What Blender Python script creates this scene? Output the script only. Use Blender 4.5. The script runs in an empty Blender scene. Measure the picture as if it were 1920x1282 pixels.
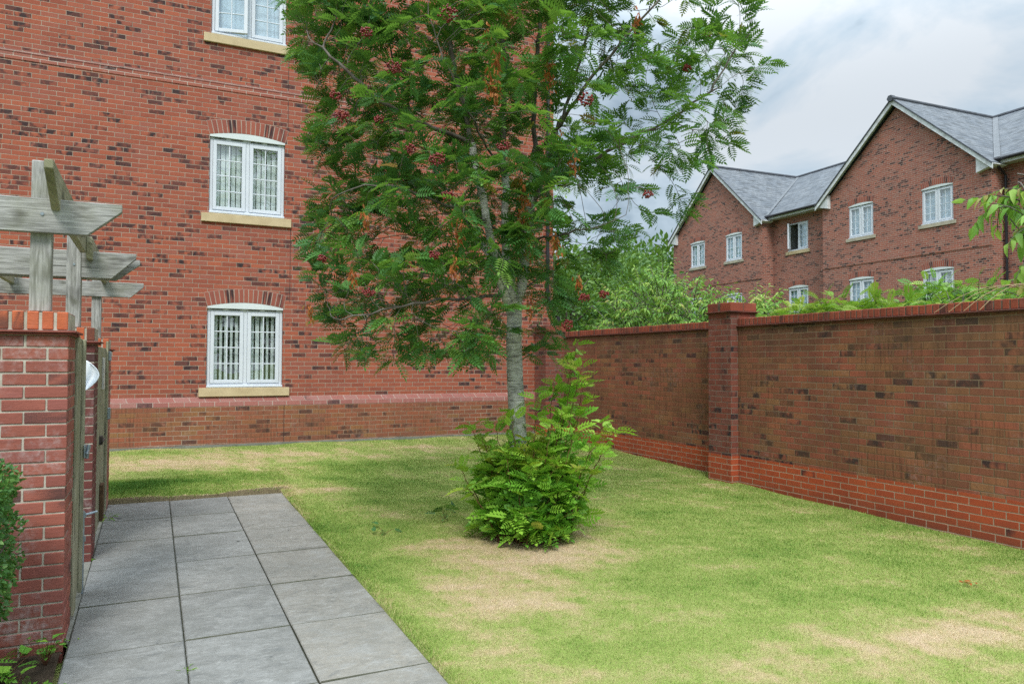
import bpy, bmesh, math, random
import numpy as np
from mathutils import Vector, Matrix
R_ = math.radians
scene = bpy.context.scene
C = scene.collection
GZ = 1.66          # eye height; all scene data below is measured from the eye and lifted by GZ at the end
random.seed(7)
rng = np.random.default_rng(11)

# ------------------------------------------------------------------ camera
cam_d = bpy.data.cameras.new('camera'); cam = bpy.data.objects.new('camera', cam_d); C.objects.link(cam)
cam_d.sensor_width = 36; cam_d.lens = 1397.1 / 1920 * 36; cam_d.clip_end = 2000; cam_d.clip_start = 0.05
YAW, PITCH, ROLL = 0.44938, 0.02728, 0.0039253
cam.location = (0, 0, GZ)
cam.rotation_mode = 'QUATERNION'
_f = Vector((math.sin(YAW) * math.cos(PITCH), math.cos(YAW) * math.cos(PITCH), math.sin(PITCH)))
_r = Vector((math.cos(YAW), -math.sin(YAW), 0)); _u = _r.cross(_f)
_r2 = math.cos(ROLL) * _r + math.sin(ROLL) * _u; _u2 = -math.sin(ROLL) * _r + math.cos(ROLL) * _u
cam.rotation_quaternion = Matrix((_r2, _u2, -_f)).transposed().to_quaternion()
scene.camera = cam

# ------------------------------------------------------------------ world, sun, exposure
SUN_EL, SUN_AZ = 50.0, 206.0     # azimuth clockwise from +Y
W = bpy.data.worlds.new('World'); scene.world = W; W.use_nodes = True
nt = W.node_tree; nt.nodes.clear()
def wn(t, **k):
    n = nt.nodes.new(t)
    for a, b in k.items(): setattr(n, a, b)
    return n
sky = wn('ShaderNodeTexSky', sky_type='NISHITA', sun_disc=False, sun_elevation=R_(SUN_EL), sun_rotation=R_(SUN_AZ))
bg1 = wn('ShaderNodeBackground'); bg1.inputs[1].default_value = 0.12
nt.links.new(sky.outputs[0], bg1.inputs[0])
tc = wn('ShaderNodeTexCoord')
sep = wn('ShaderNodeSeparateXYZ'); nt.links.new(tc.outputs['Generated'], sep.inputs[0])
mp = wn('ShaderNodeMapping'); mp.inputs['Scale'].default_value = (1.0, 1.0, 2.2); mp.inputs['Location'].default_value = (3.1, 0.4, 0.3); mp.inputs['Rotation'].default_value = (0.25, 0.2, 0)
nt.links.new(tc.outputs['Generated'], mp.inputs[0])
no = wn('ShaderNodeTexNoise'); no.inputs['Scale'].default_value = 3.4; no.inputs['Detail'].default_value = 6; no.inputs['Roughness'].default_value = 0.55
no.inputs['Distortion'].default_value = 0.4
nt.links.new(mp.outputs[0], no.inputs['Vector'])
cr = wn('ShaderNodeValToRGB')
cr.color_ramp.elements[0].position = 0.40; cr.color_ramp.elements[0].color = (0.42, 0.53, 0.62, 1)
cr.color_ramp.elements[1].position = 0.60; cr.color_ramp.elements[1].color = (0.94, 1.0, 1.04, 1)
e = cr.color_ramp.elements.new(0.49); e.color = (0.70, 0.83, 0.93, 1)
nt.links.new(no.outputs[0], cr.inputs[0])
el = wn('ShaderNodeMapRange', interpolation_type='SMOOTHSTEP'); el.inputs[1].default_value = 0.28; el.inputs[2].default_value = 1.0; el.inputs[3].default_value = 0.40; el.inputs[4].default_value = 2.2
nt.links.new(sep.outputs[2], el.inputs[0])
bg2 = wn('ShaderNodeBackground'); nt.links.new(cr.outputs[0], bg2.inputs[0]); nt.links.new(el.outputs[0], bg2.inputs[1])
mx = wn('ShaderNodeMixShader'); mx.inputs[0].default_value = 0.9
nt.links.new(bg1.outputs[0], mx.inputs[1]); nt.links.new(bg2.outputs[0], mx.inputs[2])
wo = wn('ShaderNodeOutputWorld'); nt.links.new(mx.outputs[0], wo.inputs[0])

sun_d = bpy.data.lights.new('sun', 'SUN'); sun_d.energy = 1.5; sun_d.angle = R_(16); sun_d.color = (1.0, 0.96, 0.9)
sun = bpy.data.objects.new('sun', sun_d); C.objects.link(sun); sun.location = (0, -20, 30)
_az, _el = R_(SUN_AZ), R_(SUN_EL)
_sd = Vector((math.sin(_az) * math.cos(_el), math.cos(_az) * math.cos(_el), math.sin(_el)))
sun.rotation_euler = _sd.to_track_quat('Z', 'Y').to_euler()
vs = scene.view_settings
vs.view_transform = 'Standard'; vs.look = 'None'; vs.gamma = 1; vs.exposure = 0.95; vs.use_curve_mapping = False
scene.cycles.max_bounces = 8; scene.cycles.transparent_max_bounces = 12
scene.cycles.use_denoising = False

# ------------------------------------------------------------------ node helpers / materials
class NG:
    def __init__(s, mat):
        mat.use_nodes = True; s.t = mat.node_tree; s.t.nodes.clear(); s.mat = mat
        s.out = s.t.nodes.new('ShaderNodeOutputMaterial')
    def n(s, typ, ins=None, **k):
        nd = s.t.nodes.new(typ)
        for a, b in k.items(): setattr(nd, a, b)
        for a, b in (ins or {}).items(): s.set(nd.inputs[a], b)
        return nd
    def set(s, sock, v):
        if isinstance(v, bpy.types.NodeSocket): s.t.links.new(v, sock)
        elif isinstance(v, (tuple, list)) and len(v) == 3 and sock.type == 'RGBA': sock.default_value = (*v, 1)
        else: sock.default_value = v
    def m(s, op, a, b=0.0, c=0.0, clamp=False):
        nd = s.n('ShaderNodeMath', operation=op, use_clamp=clamp)
        s.set(nd.inputs[0], a); s.set(nd.inputs[1], b); s.set(nd.inputs[2], c)
        return nd.outputs[0]
    def mix(s, f, a, b, mode='MIX'):
        nd = s.n('ShaderNodeMix', data_type='RGBA', blend_type=mode)
        s.set(nd.inputs[0], f); s.set(nd.inputs[6], a); s.set(nd.inputs[7], b)
        return nd.outputs[2]
    def rng(s, v, a, b, c=0.0, d=1.0, smooth=False):
        nd = s.n('ShaderNodeMapRange', interpolation_type='SMOOTHSTEP' if smooth else 'LINEAR')
        for i, x in enumerate((v, a, b, c, d)): s.set(nd.inputs[i], x)
        return nd.outputs[0]
    def noise(s, vec, scale, detail=3.0, rough=0.5, dist=0.0):
        nd = s.n('ShaderNodeTexNoise', {'Scale': scale, 'Detail': detail, 'Roughness': rough, 'Distortion': dist})
        if vec is not None: s.t.links.new(vec, nd.inputs['Vector'])
        return nd.outputs[0]
    def mapping(s, vec, scale=(1, 1, 1), loc=(0, 0, 0), rot=(0, 0, 0)):
        nd = s.n('ShaderNodeMapping', {'Scale': scale, 'Location': loc, 'Rotation': rot}); s.t.links.new(vec, nd.inputs[0])
        return nd.outputs[0]
    def bump(s, h, strength=0.3, dist=0.01):
        nd = s.n('ShaderNodeBump', {'Strength': strength, 'Distance': dist, 'Height': h}); return nd.outputs[0]
    def principled(s, col, rough=0.8, normal=None, spec=0.3, **k):
        b = s.n('ShaderNodeBsdfPrincipled', {'Base Color': col, 'Roughness': rough, 'Specular IOR Level': spec})
        if normal is not None: s.t.links.new(normal, b.inputs['Normal'])
        for a, v in k.items(): s.set(b.inputs[a], v)
        return b.outputs[0]
    def done(s, sh): s.t.links.new(sh, s.out.inputs[0]); return s.mat
def newmat(name): return NG(bpy.data.materials.new(name))

def mat_brick(name, c1, c2, c3, mortar, dark_p=0.13, dark_col=(0.020, 0.019, 0.023), bw=0.2285, bh=0.075, mort=0.010,
              stain=None, white=0.0, seed=0.0, soldier=False, mort_w2=0.0075, vstain=None, soot=0.0, topstain=0.0):
    g = newmat(name)
    uv = g.n('ShaderNodeUVMap').outputs[0]
    s = g.n('ShaderNodeSeparateXYZ', {0: uv}); u, v = s.outputs[0], s.outputs[1]
    wob = g.noise(uv, 7.0, 2.0)
    v2 = g.m('ADD', v, g.m('MULTIPLY', g.m('SUBTRACT', wob, 0.5), 0.007))
    vr = g.m('DIVIDE', v2, bh); row = g.m('FLOOR', vr); fv = g.m('SUBTRACT', vr, row)
    wr = g.n('ShaderNodeTexWhiteNoise', {'W': g.m('ADD', row, seed)}, noise_dimensions='1D')
    if soldier: off = g.m('MULTIPLY', row, 0.0)
    else: off = g.m('ADD', g.m('MULTIPLY', g.m('MODULO', g.m('ABSOLUTE', row), 2.0), 0.5), g.m('MULTIPLY', wr.outputs[0], 0.12))
    ur = g.m('ADD', g.m('DIVIDE', u, bw), off); col = g.m('FLOOR', ur); fu = g.m('SUBTRACT', ur, col)
    cv = g.n('ShaderNodeCombineXYZ', {0: col, 1: row, 2: seed})
    w = g.n('ShaderNodeTexWhiteNoise', {'Vector': cv.outputs[0]}, noise_dimensions='3D')
    sc = g.n('ShaderNodeSeparateColor', {0: w.outputs[1]}); r1, r2, r3 = sc.outputs
    du = g.m('MULTIPLY', g.m('MINIMUM', fu, g.m('SUBTRACT', 1.0, fu)), bw)
    dv = g.m('MULTIPLY', g.m('MINIMUM', fv, g.m('SUBTRACT', 1.0, fv)), bh)
    d = g.m('MINIMUM', du, dv)
    en = g.noise(uv, 60.0, 2.0)
    d = g.m('ADD', d, g.m('MULTIPLY', g.m('SUBTRACT', en, 0.5), 0.003))
    brickm = g.rng(d, mort * 0.5 - 0.0012, mort * 0.5 + 0.0016)
    # colours
    c = g.mix(r1, c1, c2)
    c = g.mix(g.rng(r3, 0.62, 1.0), c, c3)
    # drag marks across the brick
    st = g.noise(g.mapping(uv, (70, 9, 1)), 1.0, 3.0, 0.6)
    c = g.mix(g.rng(st, 0.35, 0.75, 0.0, 0.28), c, g.mix(0.5, c, (0.05, 0.03, 0.03)))
    # burnt ends: only part of the brick is dark
    bn = g.noise(g.n('ShaderNodeCombineXYZ', {0: g.m('ADD', g.m('MULTIPLY', fu, 2.3), g.m('MULTIPLY', r3, 37.0)), 1: g.m('MULTIPLY', fv, 0.5), 2: g.m('MULTIPLY', r1, 23.0)}).outputs[0], 1.0, 2.0, 0.5)
    clus = g.rng(g.noise(g.mapping(cv.outputs[0], (0.11, 0.16, 1)), 1.0, 2.0, 0.6), 0.36, 0.62, 0.25, 1.8)
    thr = g.m('SUBTRACT', 1.0, g.m('MULTIPLY', clus, dark_p))
    gate = g.m('GREATER_THAN', r2, thr)
    gate2 = g.m('GREATER_THAN', r2, g.m('SUBTRACT', 1.0, g.m('MULTIPLY', clus, dark_p * 0.28)))
    dk = g.m('MULTIPLY', gate, g.rng(bn, 0.40, 0.60))
    dk = g.m('MAXIMUM', dk, g.m('MULTIPLY', g.m('MULTIPLY', gate2, 0.8), g.rng(bn, 0.30, 0.44)))
    c = g.mix(g.m('MULTIPLY', dk, 0.95), c, dark_col)
    big = g.noise(uv, 0.55, 4.0, 0.55)
    band = g.noise(g.mapping(uv, (0.10, 1.5, 1), (seed, seed, 0)), 1.0, 3.0, 0.6)
    c = g.mix(g.rng(band, 0.42, 0.62, 0.0, 0.30), c, g.mix(0.5, c3, (0.22, 0.06, 0.045)))
    c = g.mix(g.rng(big, 0.3, 0.7, 0.0, 0.30), c, g.mix(0.45, c, (0.09, 0.055, 0.05)))
    if soot:
        so = g.noise(g.mapping(uv, (1.1, 0.35, 1)), 1.6, 5.0, 0.65)
        c = g.mix(g.rng(so, 0.42, 0.66, 0.0, soot), c, (0.030, 0.026, 0.024))
    if stain is not None:
        scol, amt = stain
        sn = g.noise(g.mapping(uv, (0.55, 0.9, 1), (seed, 0, 0)), 1.2, 5.0, 0.6)
        sn2 = g.m('ADD', sn, g.m('MULTIPLY', g.m('SUBTRACT', r1, 0.5), 0.30))
        c = g.mix(g.rng(sn2, 0.40, 0.62, 0.0, amt), c, scol)
        dr = g.noise(g.mapping(uv, (38, 2.2, 1)), 1.0, 3.0, 0.6)
        c = g.mix(g.m('MULTIPLY', g.rng(dr, 0.50, 0.72), g.rng(sn, 0.40, 0.62, 0.12, 0.65)), c, (0.020, 0.017, 0.014))
    if topstain:
        tn = g.noise(g.mapping(uv, (2.6, 0.7, 1)), 1.0, 5.0, 0.65)
        c = g.mix(g.rng(g.m('ADD', v, g.m('MULTIPLY', g.m('SUBTRACT', tn, 0.5), 1.5)), -0.05, 0.60, 0.0, topstain), c, (0.045, 0.034, 0.026))
    if white:
        wz = g.noise(uv, 2.2, 5.0, 0.7)
        wf = g.noise(uv, 22.0, 3.0, 0.7)
        c = g.mix(g.m('MULTIPLY', g.rng(wz, 0.52, 0.72), g.rng(wf, 0.45, 0.7, 0.0, white)), c, (0.42, 0.36, 0.35))
    if vstain is not None:       # splash band near the ground: (z0, z1, colour, amount)
        z0, z1, vc, va = vstain
        vn = g.noise(uv, 3.0, 4.0, 0.6)
        c = g.mix(g.m('MULTIPLY', g.rng(g.m('ADD', v, g.m('MULTIPLY', vn, 0.25)), z0, z1, va, 0.0), 1.0), c, vc)
    mc = g.mix(g.rng(g.noise(uv, 3.5, 4.0, 0.6), 0.35, 0.7), mortar, tuple(x * 0.62 for x in mortar))
    if stain is not None: mc = g.mix(g.rng(sn, 0.36, 0.6, 0.2, 0.85), mc, tuple(x * 0.8 for x in stain[0]))
    full = g.mix(brickm, mc, c)
    h = g.m('ADD', brickm, g.m('MULTIPLY', g.noise(uv, 90.0, 4.0, 0.65), 0.35))
    h = g.m('ADD', h, g.m('MULTIPLY', r1, 0.25))
    return g.done(g.principled(full, g.rng(st, 0.3, 0.7, 0.72, 0.92), g.bump(h, 0.55, mort_w2), 0.22))

def mat_unit_brick(name, c1, c2, c3, dark=(0.04, 0.03, 0.03), white=0.25, soot=0.3):
    """single laid bricks: colour by the per-brick attribute 'tint'"""
    g = newmat(name)
    a = g.n('ShaderNodeAttribute', attribute_name='tint').outputs['Fac']
    w = g.n('ShaderNodeTexWhiteNoise', {'W': g.m('MULTIPLY', a, 913.7)}, noise_dimensions='1D')
    sc = g.n('ShaderNodeSeparateColor', {0: w.outputs[1]}); r1, r2, r3 = sc.outputs
    o = g.n('ShaderNodeTexCoord').outputs['Object']
    c = g.mix(r1, c1, c2); c = g.mix(g.rng(r3, 0.6, 1.0), c, c3)
    n1 = g.noise(o, 26.0, 5.0, 0.7); n2 = g.noise(o, 3.4, 5.0, 0.65); n3 = g.noise(g.mapping(o, (16, 16, 130)), 1.0, 3.0, 0.6)
    c = g.mix(g.rng(n3, 0.4, 0.75, 0.0, 0.3), c, tuple(x * 0.45 for x in c1))
    c = g.mix(g.m('MULTIPLY', g.rng(n2, 0.5, 0.72), g.rng(n1, 0.4, 0.62, 0.0, white)), c, (0.50, 0.44, 0.43))
    c = g.mix(g.m('MULTIPLY', g.m('GREATER_THAN', r2, 0.9), 0.75), c, dark)
    c = g.mix(g.rng(g.noise(o, 2.2, 5.0, 0.7), 0.5, 0.7, 0.0, soot), c, dark)
    return g.done(g.principled(c, 0.82, g.bump(g.m('ADD', n1, g.m('MULTIPLY', n3, 0.5)), 0.5, 0.006), 0.25))

def mat_plain(name, col, col2=None, rough=0.7, scale=6.0, bump=0.15, bscale=40.0, spec=0.3, metal=0.0, dist=0.004, stretch=(1, 1, 1)):
    g = newmat(name)
    o = g.mapping(g.n('ShaderNodeTexCoord').outputs['Object'], stretch)
    n = g.noise(o, scale, 5.0, 0.6)
    c = g.mix(g.rng(n, 0.35, 0.68), col, col2 or tuple(x * 0.7 for x in col))
    return g.done(g.principled(c, rough, g.bump(g.noise(o, bscale, 4.0, 0.6), bump, dist), spec, Metallic=metal))

def mat_wood(name, c1, c2, green=(0.13, 0.14, 0.06), gamt=0.6):
    g = newmat(name)
    uv = g.n('ShaderNodeUVMap').outputs[0]        # u along the grain
    gr = g.noise(g.mapping(uv, (5, 75, 1)), 1.0, 5.0, 0.65, 0.3)
    ring = g.noise(g.mapping(uv, (1.6, 17, 1)), 1.0, 3.0, 0.6, 1.6)
    kn = g.noise(g.mapping(uv, (3.4, 8, 1)), 1.0, 2.0, 0.5)
    c = g.mix(g.rng(gr, 0.3, 0.7), c1, c2)
    c = g.mix(g.rng(ring, 0.45, 0.75, 0.0, 0.7), c, tuple(x * 0.5 for x in c2))
    c = g.mix(g.rng(kn, 0.60, 0.72, 0.0, 0.8), c, (0.075, 0.072, 0.066))
    ck = g.noise(g.mapping(uv, (0.9, 34, 1)), 1.0, 2.0, 0.5)
    c = g.mix(g.rng(ck, 0.69, 0.72, 0.0, 0.85), c, (0.03, 0.028, 0.025))
    p = g.n('ShaderNodeNewGeometry').outputs['Position']
    mo = g.noise(p, 3.2, 5.0, 0.65)
    c = g.mix(g.rng(mo, 0.46, 0.64, 0.0, gamt), c, green)
    h = g.m('ADD', g.m('MULTIPLY', gr, 0.8), ring)
    return g.done(g.principled(c, 0.88, g.bump(h, 0.5, 0.006), 0.2))

def mat_leaf(name, ramp, trans=0.35, rough=0.5, tcol=(0.25, 0.42, 0.03)):
    g = newmat(name)
    a = g.n('ShaderNodeAttribute', attribute_name='tint').outputs['Fac']
    cr = g.n('ShaderNodeValToRGB', {0: a}); el = cr.color_ramp.elements
    el[0].position = ramp[0][0]; el[0].color = (*ramp[0][1], 1); el[1].position = ramp[-1][0]; el[1].color = (*ramp[-1][1], 1)
    for p, c in ramp[1:-1]: q = el.new(p); q.color = (*c, 1)
    sh = g.principled(cr.outputs[0], rough, None, 0.35)
    tr = g.n('ShaderNodeBsdfTranslucent', {0: g.mix(0.55, cr.outputs[0], tcol)}).outputs[0]
    ms = g.n('ShaderNodeMixShader', {0: trans, 1: sh, 2: tr})
    return g.done(ms.outputs[0])

def mat_glass(name, refl=1.9, tint=(0.92, 0.96, 0.97)):
    g = newmat(name)
    ge = g.n('ShaderNodeNewGeometry')
    dt = g.n('ShaderNodeVectorMath', {0: ge.outputs['Normal'], 1: ge.outputs['Incoming']}, operation='DOT_PRODUCT')
    r0 = refl
    lwf = g.m('ADD', r0, g.m('MULTIPLY', 1.0 - r0, g.m('POWER', g.m('SUBTRACT', 1.0, g.m('ABSOLUTE', dt.outputs['Value'])), 5.0)))
    gl = g.n('ShaderNodeBsdfGlossy', {'Color': (0.95, 0.98, 1.0, 1), 'Roughness': 0.01,
              'Normal': g.bump(g.noise(g.n('ShaderNodeTexCoord').outputs['Object'], 1.6, 1.0), 0.08, 0.05)})
    tr = g.n('ShaderNodeBsdfTransparent', {0: (*tint, 1)})
    return g.done(g.n('ShaderNodeMixShader', {0: lwf, 1: tr.outputs[0], 2: gl.outputs[0]}).outputs[0])

M = {}
MORT = (0.37, 0.29, 0.225)
M['brick'] = mat_brick('red_brick', (0.385, 0.104, 0.054), (0.265, 0.070, 0.042), (0.31, 0.100, 0.068), MORT, 0.25, mort=0.0085, white=0.10, seed=3.0)
M['brick_bloom'] = mat_brick('bloomed_brick', (0.36, 0.118, 0.075), (0.29, 0.088, 0.062), (0.33, 0.13, 0.10), (0.50, 0.42, 0.36), 0.12, white=0.75, seed=7.0, mort=0.0095)
M['brick_plinth'] = mat_brick('plinth_brick', (0.31, 0.095, 0.05), (0.22, 0.078, 0.048), (0.27, 0.135, 0.05), (0.46, 0.38, 0.29), 0.12, white=0.4, seed=9.0,
                              stain=((0.22, 0.095, 0.045), 0.14))
M['brick_pink'] = mat_brick('bevel_brick', (0.33, 0.125, 0.10), (0.275, 0.10, 0.085), (0.31, 0.15, 0.13), (0.42, 0.34, 0.29), 0.03, white=0.5, seed=5.0)
M['brick_wall'] = mat_brick('weathered_wall_brick', (0.33, 0.100, 0.056), (0.205, 0.066, 0.045), (0.29, 0.14, 0.062), (0.25, 0.195, 0.135), 0.16,
                            stain=((0.190, 0.098, 0.044), 0.42), white=0.35, seed=21.0, soot=0.4, topstain=0.6)
M['brick_pier'] = mat_brick('pier_brick', (0.25, 0.072, 0.044), (0.18, 0.052, 0.036), (0.20, 0.08, 0.06), (0.20, 0.15, 0.12), 0.15, white=0.35, seed=31.0,
                            soot=0.45)
M['brick_base'] = mat_brick('smooth_red_base_brick', (0.46, 0.090, 0.028), (0.38, 0.068, 0.025), (0.40, 0.085, 0.034), (0.40, 0.29, 0.21), 0.02, seed=41.0,
                            vstain=(-1.66, -1.30, (0.10, 0.035, 0.025), 0.85), soot=0.2)
M['brick_house'] = mat_brick('house_brick', (0.36, 0.128, 0.085), (0.27, 0.095, 0.068), (0.30, 0.14, 0.105), (0.46, 0.37, 0.31), 0.23, white=0.15, seed=53.0, mort=0.011)
M['arch'] = mat_brick('arch_brick', (0.33, 0.100, 0.064), (0.25, 0.074, 0.055), (0.28, 0.10, 0.08), (0.42, 0.34, 0.28), 0.25, bw=0.076, bh=0.236, soldier=True, seed=61.0, mort=0.012)
M['coping'] = mat_unit_brick('coping_brick', (0.30, 0.070, 0.036), (0.20, 0.050, 0.030), (0.25, 0.065, 0.042), white=0.12, soot=0.75)
M['pillar_brick'] = mat_unit_brick('pillar_brick', (0.33, 0.108, 0.074), (0.235, 0.076, 0.058), (0.30, 0.105, 0.088), white=0.75, soot=0.2)
M['pillar_brick_dark'] = mat_unit_brick('sooty_pillar_brick', (0.19, 0.060, 0.048), (0.12, 0.040, 0.036), (0.16, 0.058, 0.052), white=0.8, soot=0.45)
M['cap_brick'] = mat_unit_brick('orange_cap_brick', (0.52, 0.135, 0.055), (0.44, 0.11, 0.05), (0.47, 0.13, 0.065), white=0.1, soot=0.25)
M['mortar'] = mat_plain('mortar', (0.50, 0.46, 0.39), (0.32, 0.29, 0.23), 0.95, 14.0, 0.5, 60.0, 0.1)
M['mortar_dark'] = mat_plain('dark_mortar', (0.15, 0.115, 0.09), (0.07, 0.055, 0.04), 0.95, 10.0, 0.5, 60.0, 0.1)
M['tile'] = mat_plain('creasing_tile', (0.25, 0.072, 0.05), (0.17, 0.05, 0.04), 0.8, 9.0, 0.3, 50.0)
M['tile_dark'] = mat_plain('old_creasing_tile', (0.17, 0.06, 0.045), (0.075, 0.035, 0.03), 0.85, 5.0, 0.3, 50.0)
M['stone'] = mat_plain('buff_stone_sill', (0.52, 0.42, 0.26), (0.43, 0.34, 0.20), 0.8, 5.0, 0.25, 70.0)
M['stone_grey'] = mat_plain('grey_stone_sill', (0.42, 0.38, 0.29), (0.26, 0.24, 0.19), 0.85, 4.0, 0.25, 60.0)
M['upvc'] = mat_plain('white_upvc', (0.60, 0.64, 0.69), (0.55, 0.59, 0.64), 0.32, 2.0, 0.02, 20.0, 0.45)
M['panel'] = mat_plain('white_arch_panel', (0.60, 0.65, 0.65), (0.54, 0.59, 0.59), 0.45, 3.0, 0.03, 20.0, 0.4)
M['seal'] = mat_plain('dark_sealant', (0.05, 0.03, 0.028), None, 0.8)
M['vent'] = mat_plain('dark_vent', (0.02, 0.02, 0.022), None, 0.6)
M['blind'] = mat_plain('pale_blind_fabric', (0.78, 0.83, 0.79), (0.70, 0.75, 0.72), 0.85, 3.0, 0.1, 200.0)
M['curtain'] = mat_plain('sky_tinted_net_curtain', (0.55, 0.67, 0.74), (0.48, 0.60, 0.68), 0.9, 1.5, 0.05, 30.0, stretch=(4, 4, 0.4))  # net curtain; its bluish colour stands in for sky reflected in the panes
M['room'] = mat_plain('dim_room', (0.22, 0.23, 0.22), (0.13, 0.14, 0.13), 0.9, 2.0)
M['glass'] = mat_glass('window_glass', 0.2)
M['black_pipe'] = mat_plain('black_pipe', (0.018, 0.018, 0.022), None, 0.4, spec=0.45)
M['white_paint'] = mat_plain('flaking_white_board', (0.66, 0.70, 0.72), (0.44, 0.45, 0.45), 0.6, 5.5, 0.2, 30.0)
M['grey_paint'] = mat_plain('grey_soffit', (0.42, 0.42, 0.40), (0.34, 0.34, 0.32), 0.7)
M['lead'] = mat_plain('grey_lead_valley', (0.16, 0.175, 0.19), (0.11, 0.12, 0.13), 0.6)
M['ridge'] = mat_plain('dark_ridge_tile', (0.085, 0.095, 0.115), (0.05, 0.055, 0.06), 0.75)
M['wood'] = mat_wood('weathered_grey_timber', (0.50, 0.50, 0.485), (0.19, 0.19, 0.178), gamt=0.28)
M['wood_green'] = mat_wood('greenish_gate_timber', (0.42, 0.40, 0.29), (0.25, 0.245, 0.165), gamt=0.40)
M['steel'] = mat_plain('galvanised_steel', (0.36, 0.42, 0.46), (0.24, 0.29, 0.32), 0.45, 30.0, 0.1, 60.0, 0.5, 0.7)
M['iron'] = mat_plain('dark_iron', (0.045, 0.05, 0.055), (0.09, 0.06, 0.045), 0.6, 20.0)
M['rust'] = mat_plain('rusty_plate', (0.12, 0.07, 0.035), (0.06, 0.035, 0.02), 0.8, 30.0)
M['plastic'] = mat_plain('white_plastic_sheet', (0.78, 0.83, 0.88), (0.70, 0.76, 0.82), 0.45, 5.0, 0.2, 8.0)
M['plate'] = mat_plain('pale_sign_plate', (0.60, 0.58, 0.54), (0.45, 0.44, 0.42), 0.5, 20.0)
M['concrete'] = mat_plain('edging_concrete', (0.21, 0.21, 0.185), (0.135, 0.14, 0.11), 0.92, 5.0, 0.4, 50.0)
M['joint'] = mat_plain('mossy_shaded_joint', (0.10, 0.10, 0.078), (0.062, 0.068, 0.042), 0.95, 9.0, 0.5, 60.0, 0.1)
M['soil'] = mat_plain('dark_soil', (0.075, 0.055, 0.038), (0.035, 0.026, 0.018), 0.95, 12.0, 0.9, 45.0, 0.1, dist=0.02)

def mat_slab():
    g = newmat('grey_paving_slab')
    p = g.n('ShaderNodeNewGeometry').outputs['Position']
    a = g.n('ShaderNodeAttribute', attribute_name='tint').outputs['Fac']
    w = g.n('ShaderNodeTexWhiteNoise', {'W': g.m('MULTIPLY', a, 77.7)}, noise_dimensions='1D')
    sc = g.n('ShaderNodeSeparateColor', {0: w.outputs[1]})
    loc = g.n('ShaderNodeVectorMath', {0: p, 1: w.outputs[1]}, operation='MULTIPLY_ADD'); loc.inputs[2].default_value = (0, 0, 0)
    off = g.n('ShaderNodeVectorMath', {0: p}, operation='ADD'); 
    vs_ = g.n('ShaderNodeVectorMath', {0: w.outputs[1]}, operation='SCALE'); vs_.inputs[3].default_value = 9.0
    g.t.links.new(vs_.outputs[0], off.inputs[1]); q = off.outputs[0]
    riv = g.noise(g.mapping(q, (2.0, 3.4, 1), rot=(0, 0, 0.5)), 2.4, 8.0, 0.74, 0.8)
    fine = g.noise(q, 34.0, 6.0, 0.75)
    big = g.noise(p, 0.9, 4.0, 0.6)
    cool, warm = (0.232, 0.231, 0.216), (0.270, 0.250, 0.210)
    isw = g.m('GREATER_THAN', a, 0.5)
    c = g.mix(isw, cool, warm)
    c = g.mix(g.rng(sc.outputs[0], 0.0, 1.0, 0.0, 0.35), c, (0.13, 0.135, 0.13))
    c = g.mix(g.rng(riv, 0.46, 0.66, 0.0, 0.75), c, (0.32, 0.325, 0.315))
    c = g.mix(g.rng(riv, 0.46, 0.30, 0.0, 0.75), c, (0.105, 0.115, 0.12))
    c = g.mix(g.rng(fine, 0.35, 0.7, 0.0, 0.5), c, (0.12, 0.125, 0.12))
    fl = g.noise(g.mapping(q, (5, 16, 1), rot=(0, 0, 0.6)), 2.2, 5.0, 0.7, 0.6)
    c = g.mix(g.rng(fl, 0.56, 0.70, 0.0, 0.7), c, (0.36, 0.365, 0.35))
    c = g.mix(g.rng(g.noise(p, 3.3, 6.0, 0.7), 0.50, 0.70, 0.0, 0.5), c, (0.135, 0.135, 0.12))
    c = g.mix(g.rng(big, 0.45, 0.68, 0.0, 0.4), c, (0.125, 0.13, 0.12))
    sp = g.noise(p, 9.0, 2.0, 0.5)
    c = g.mix(g.rng(sp, 0.735, 0.76, 0.0, 0.7), c, (0.045, 0.05, 0.05))
    h = g.m('ADD', g.m('MULTIPLY', riv, 1.2), g.m('MULTIPLY', fine, 0.35))
    return g.done(g.principled(c, 0.9, g.bump(h, 0.55, 0.012), 0.2))
M['slab'] = mat_slab()

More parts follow.
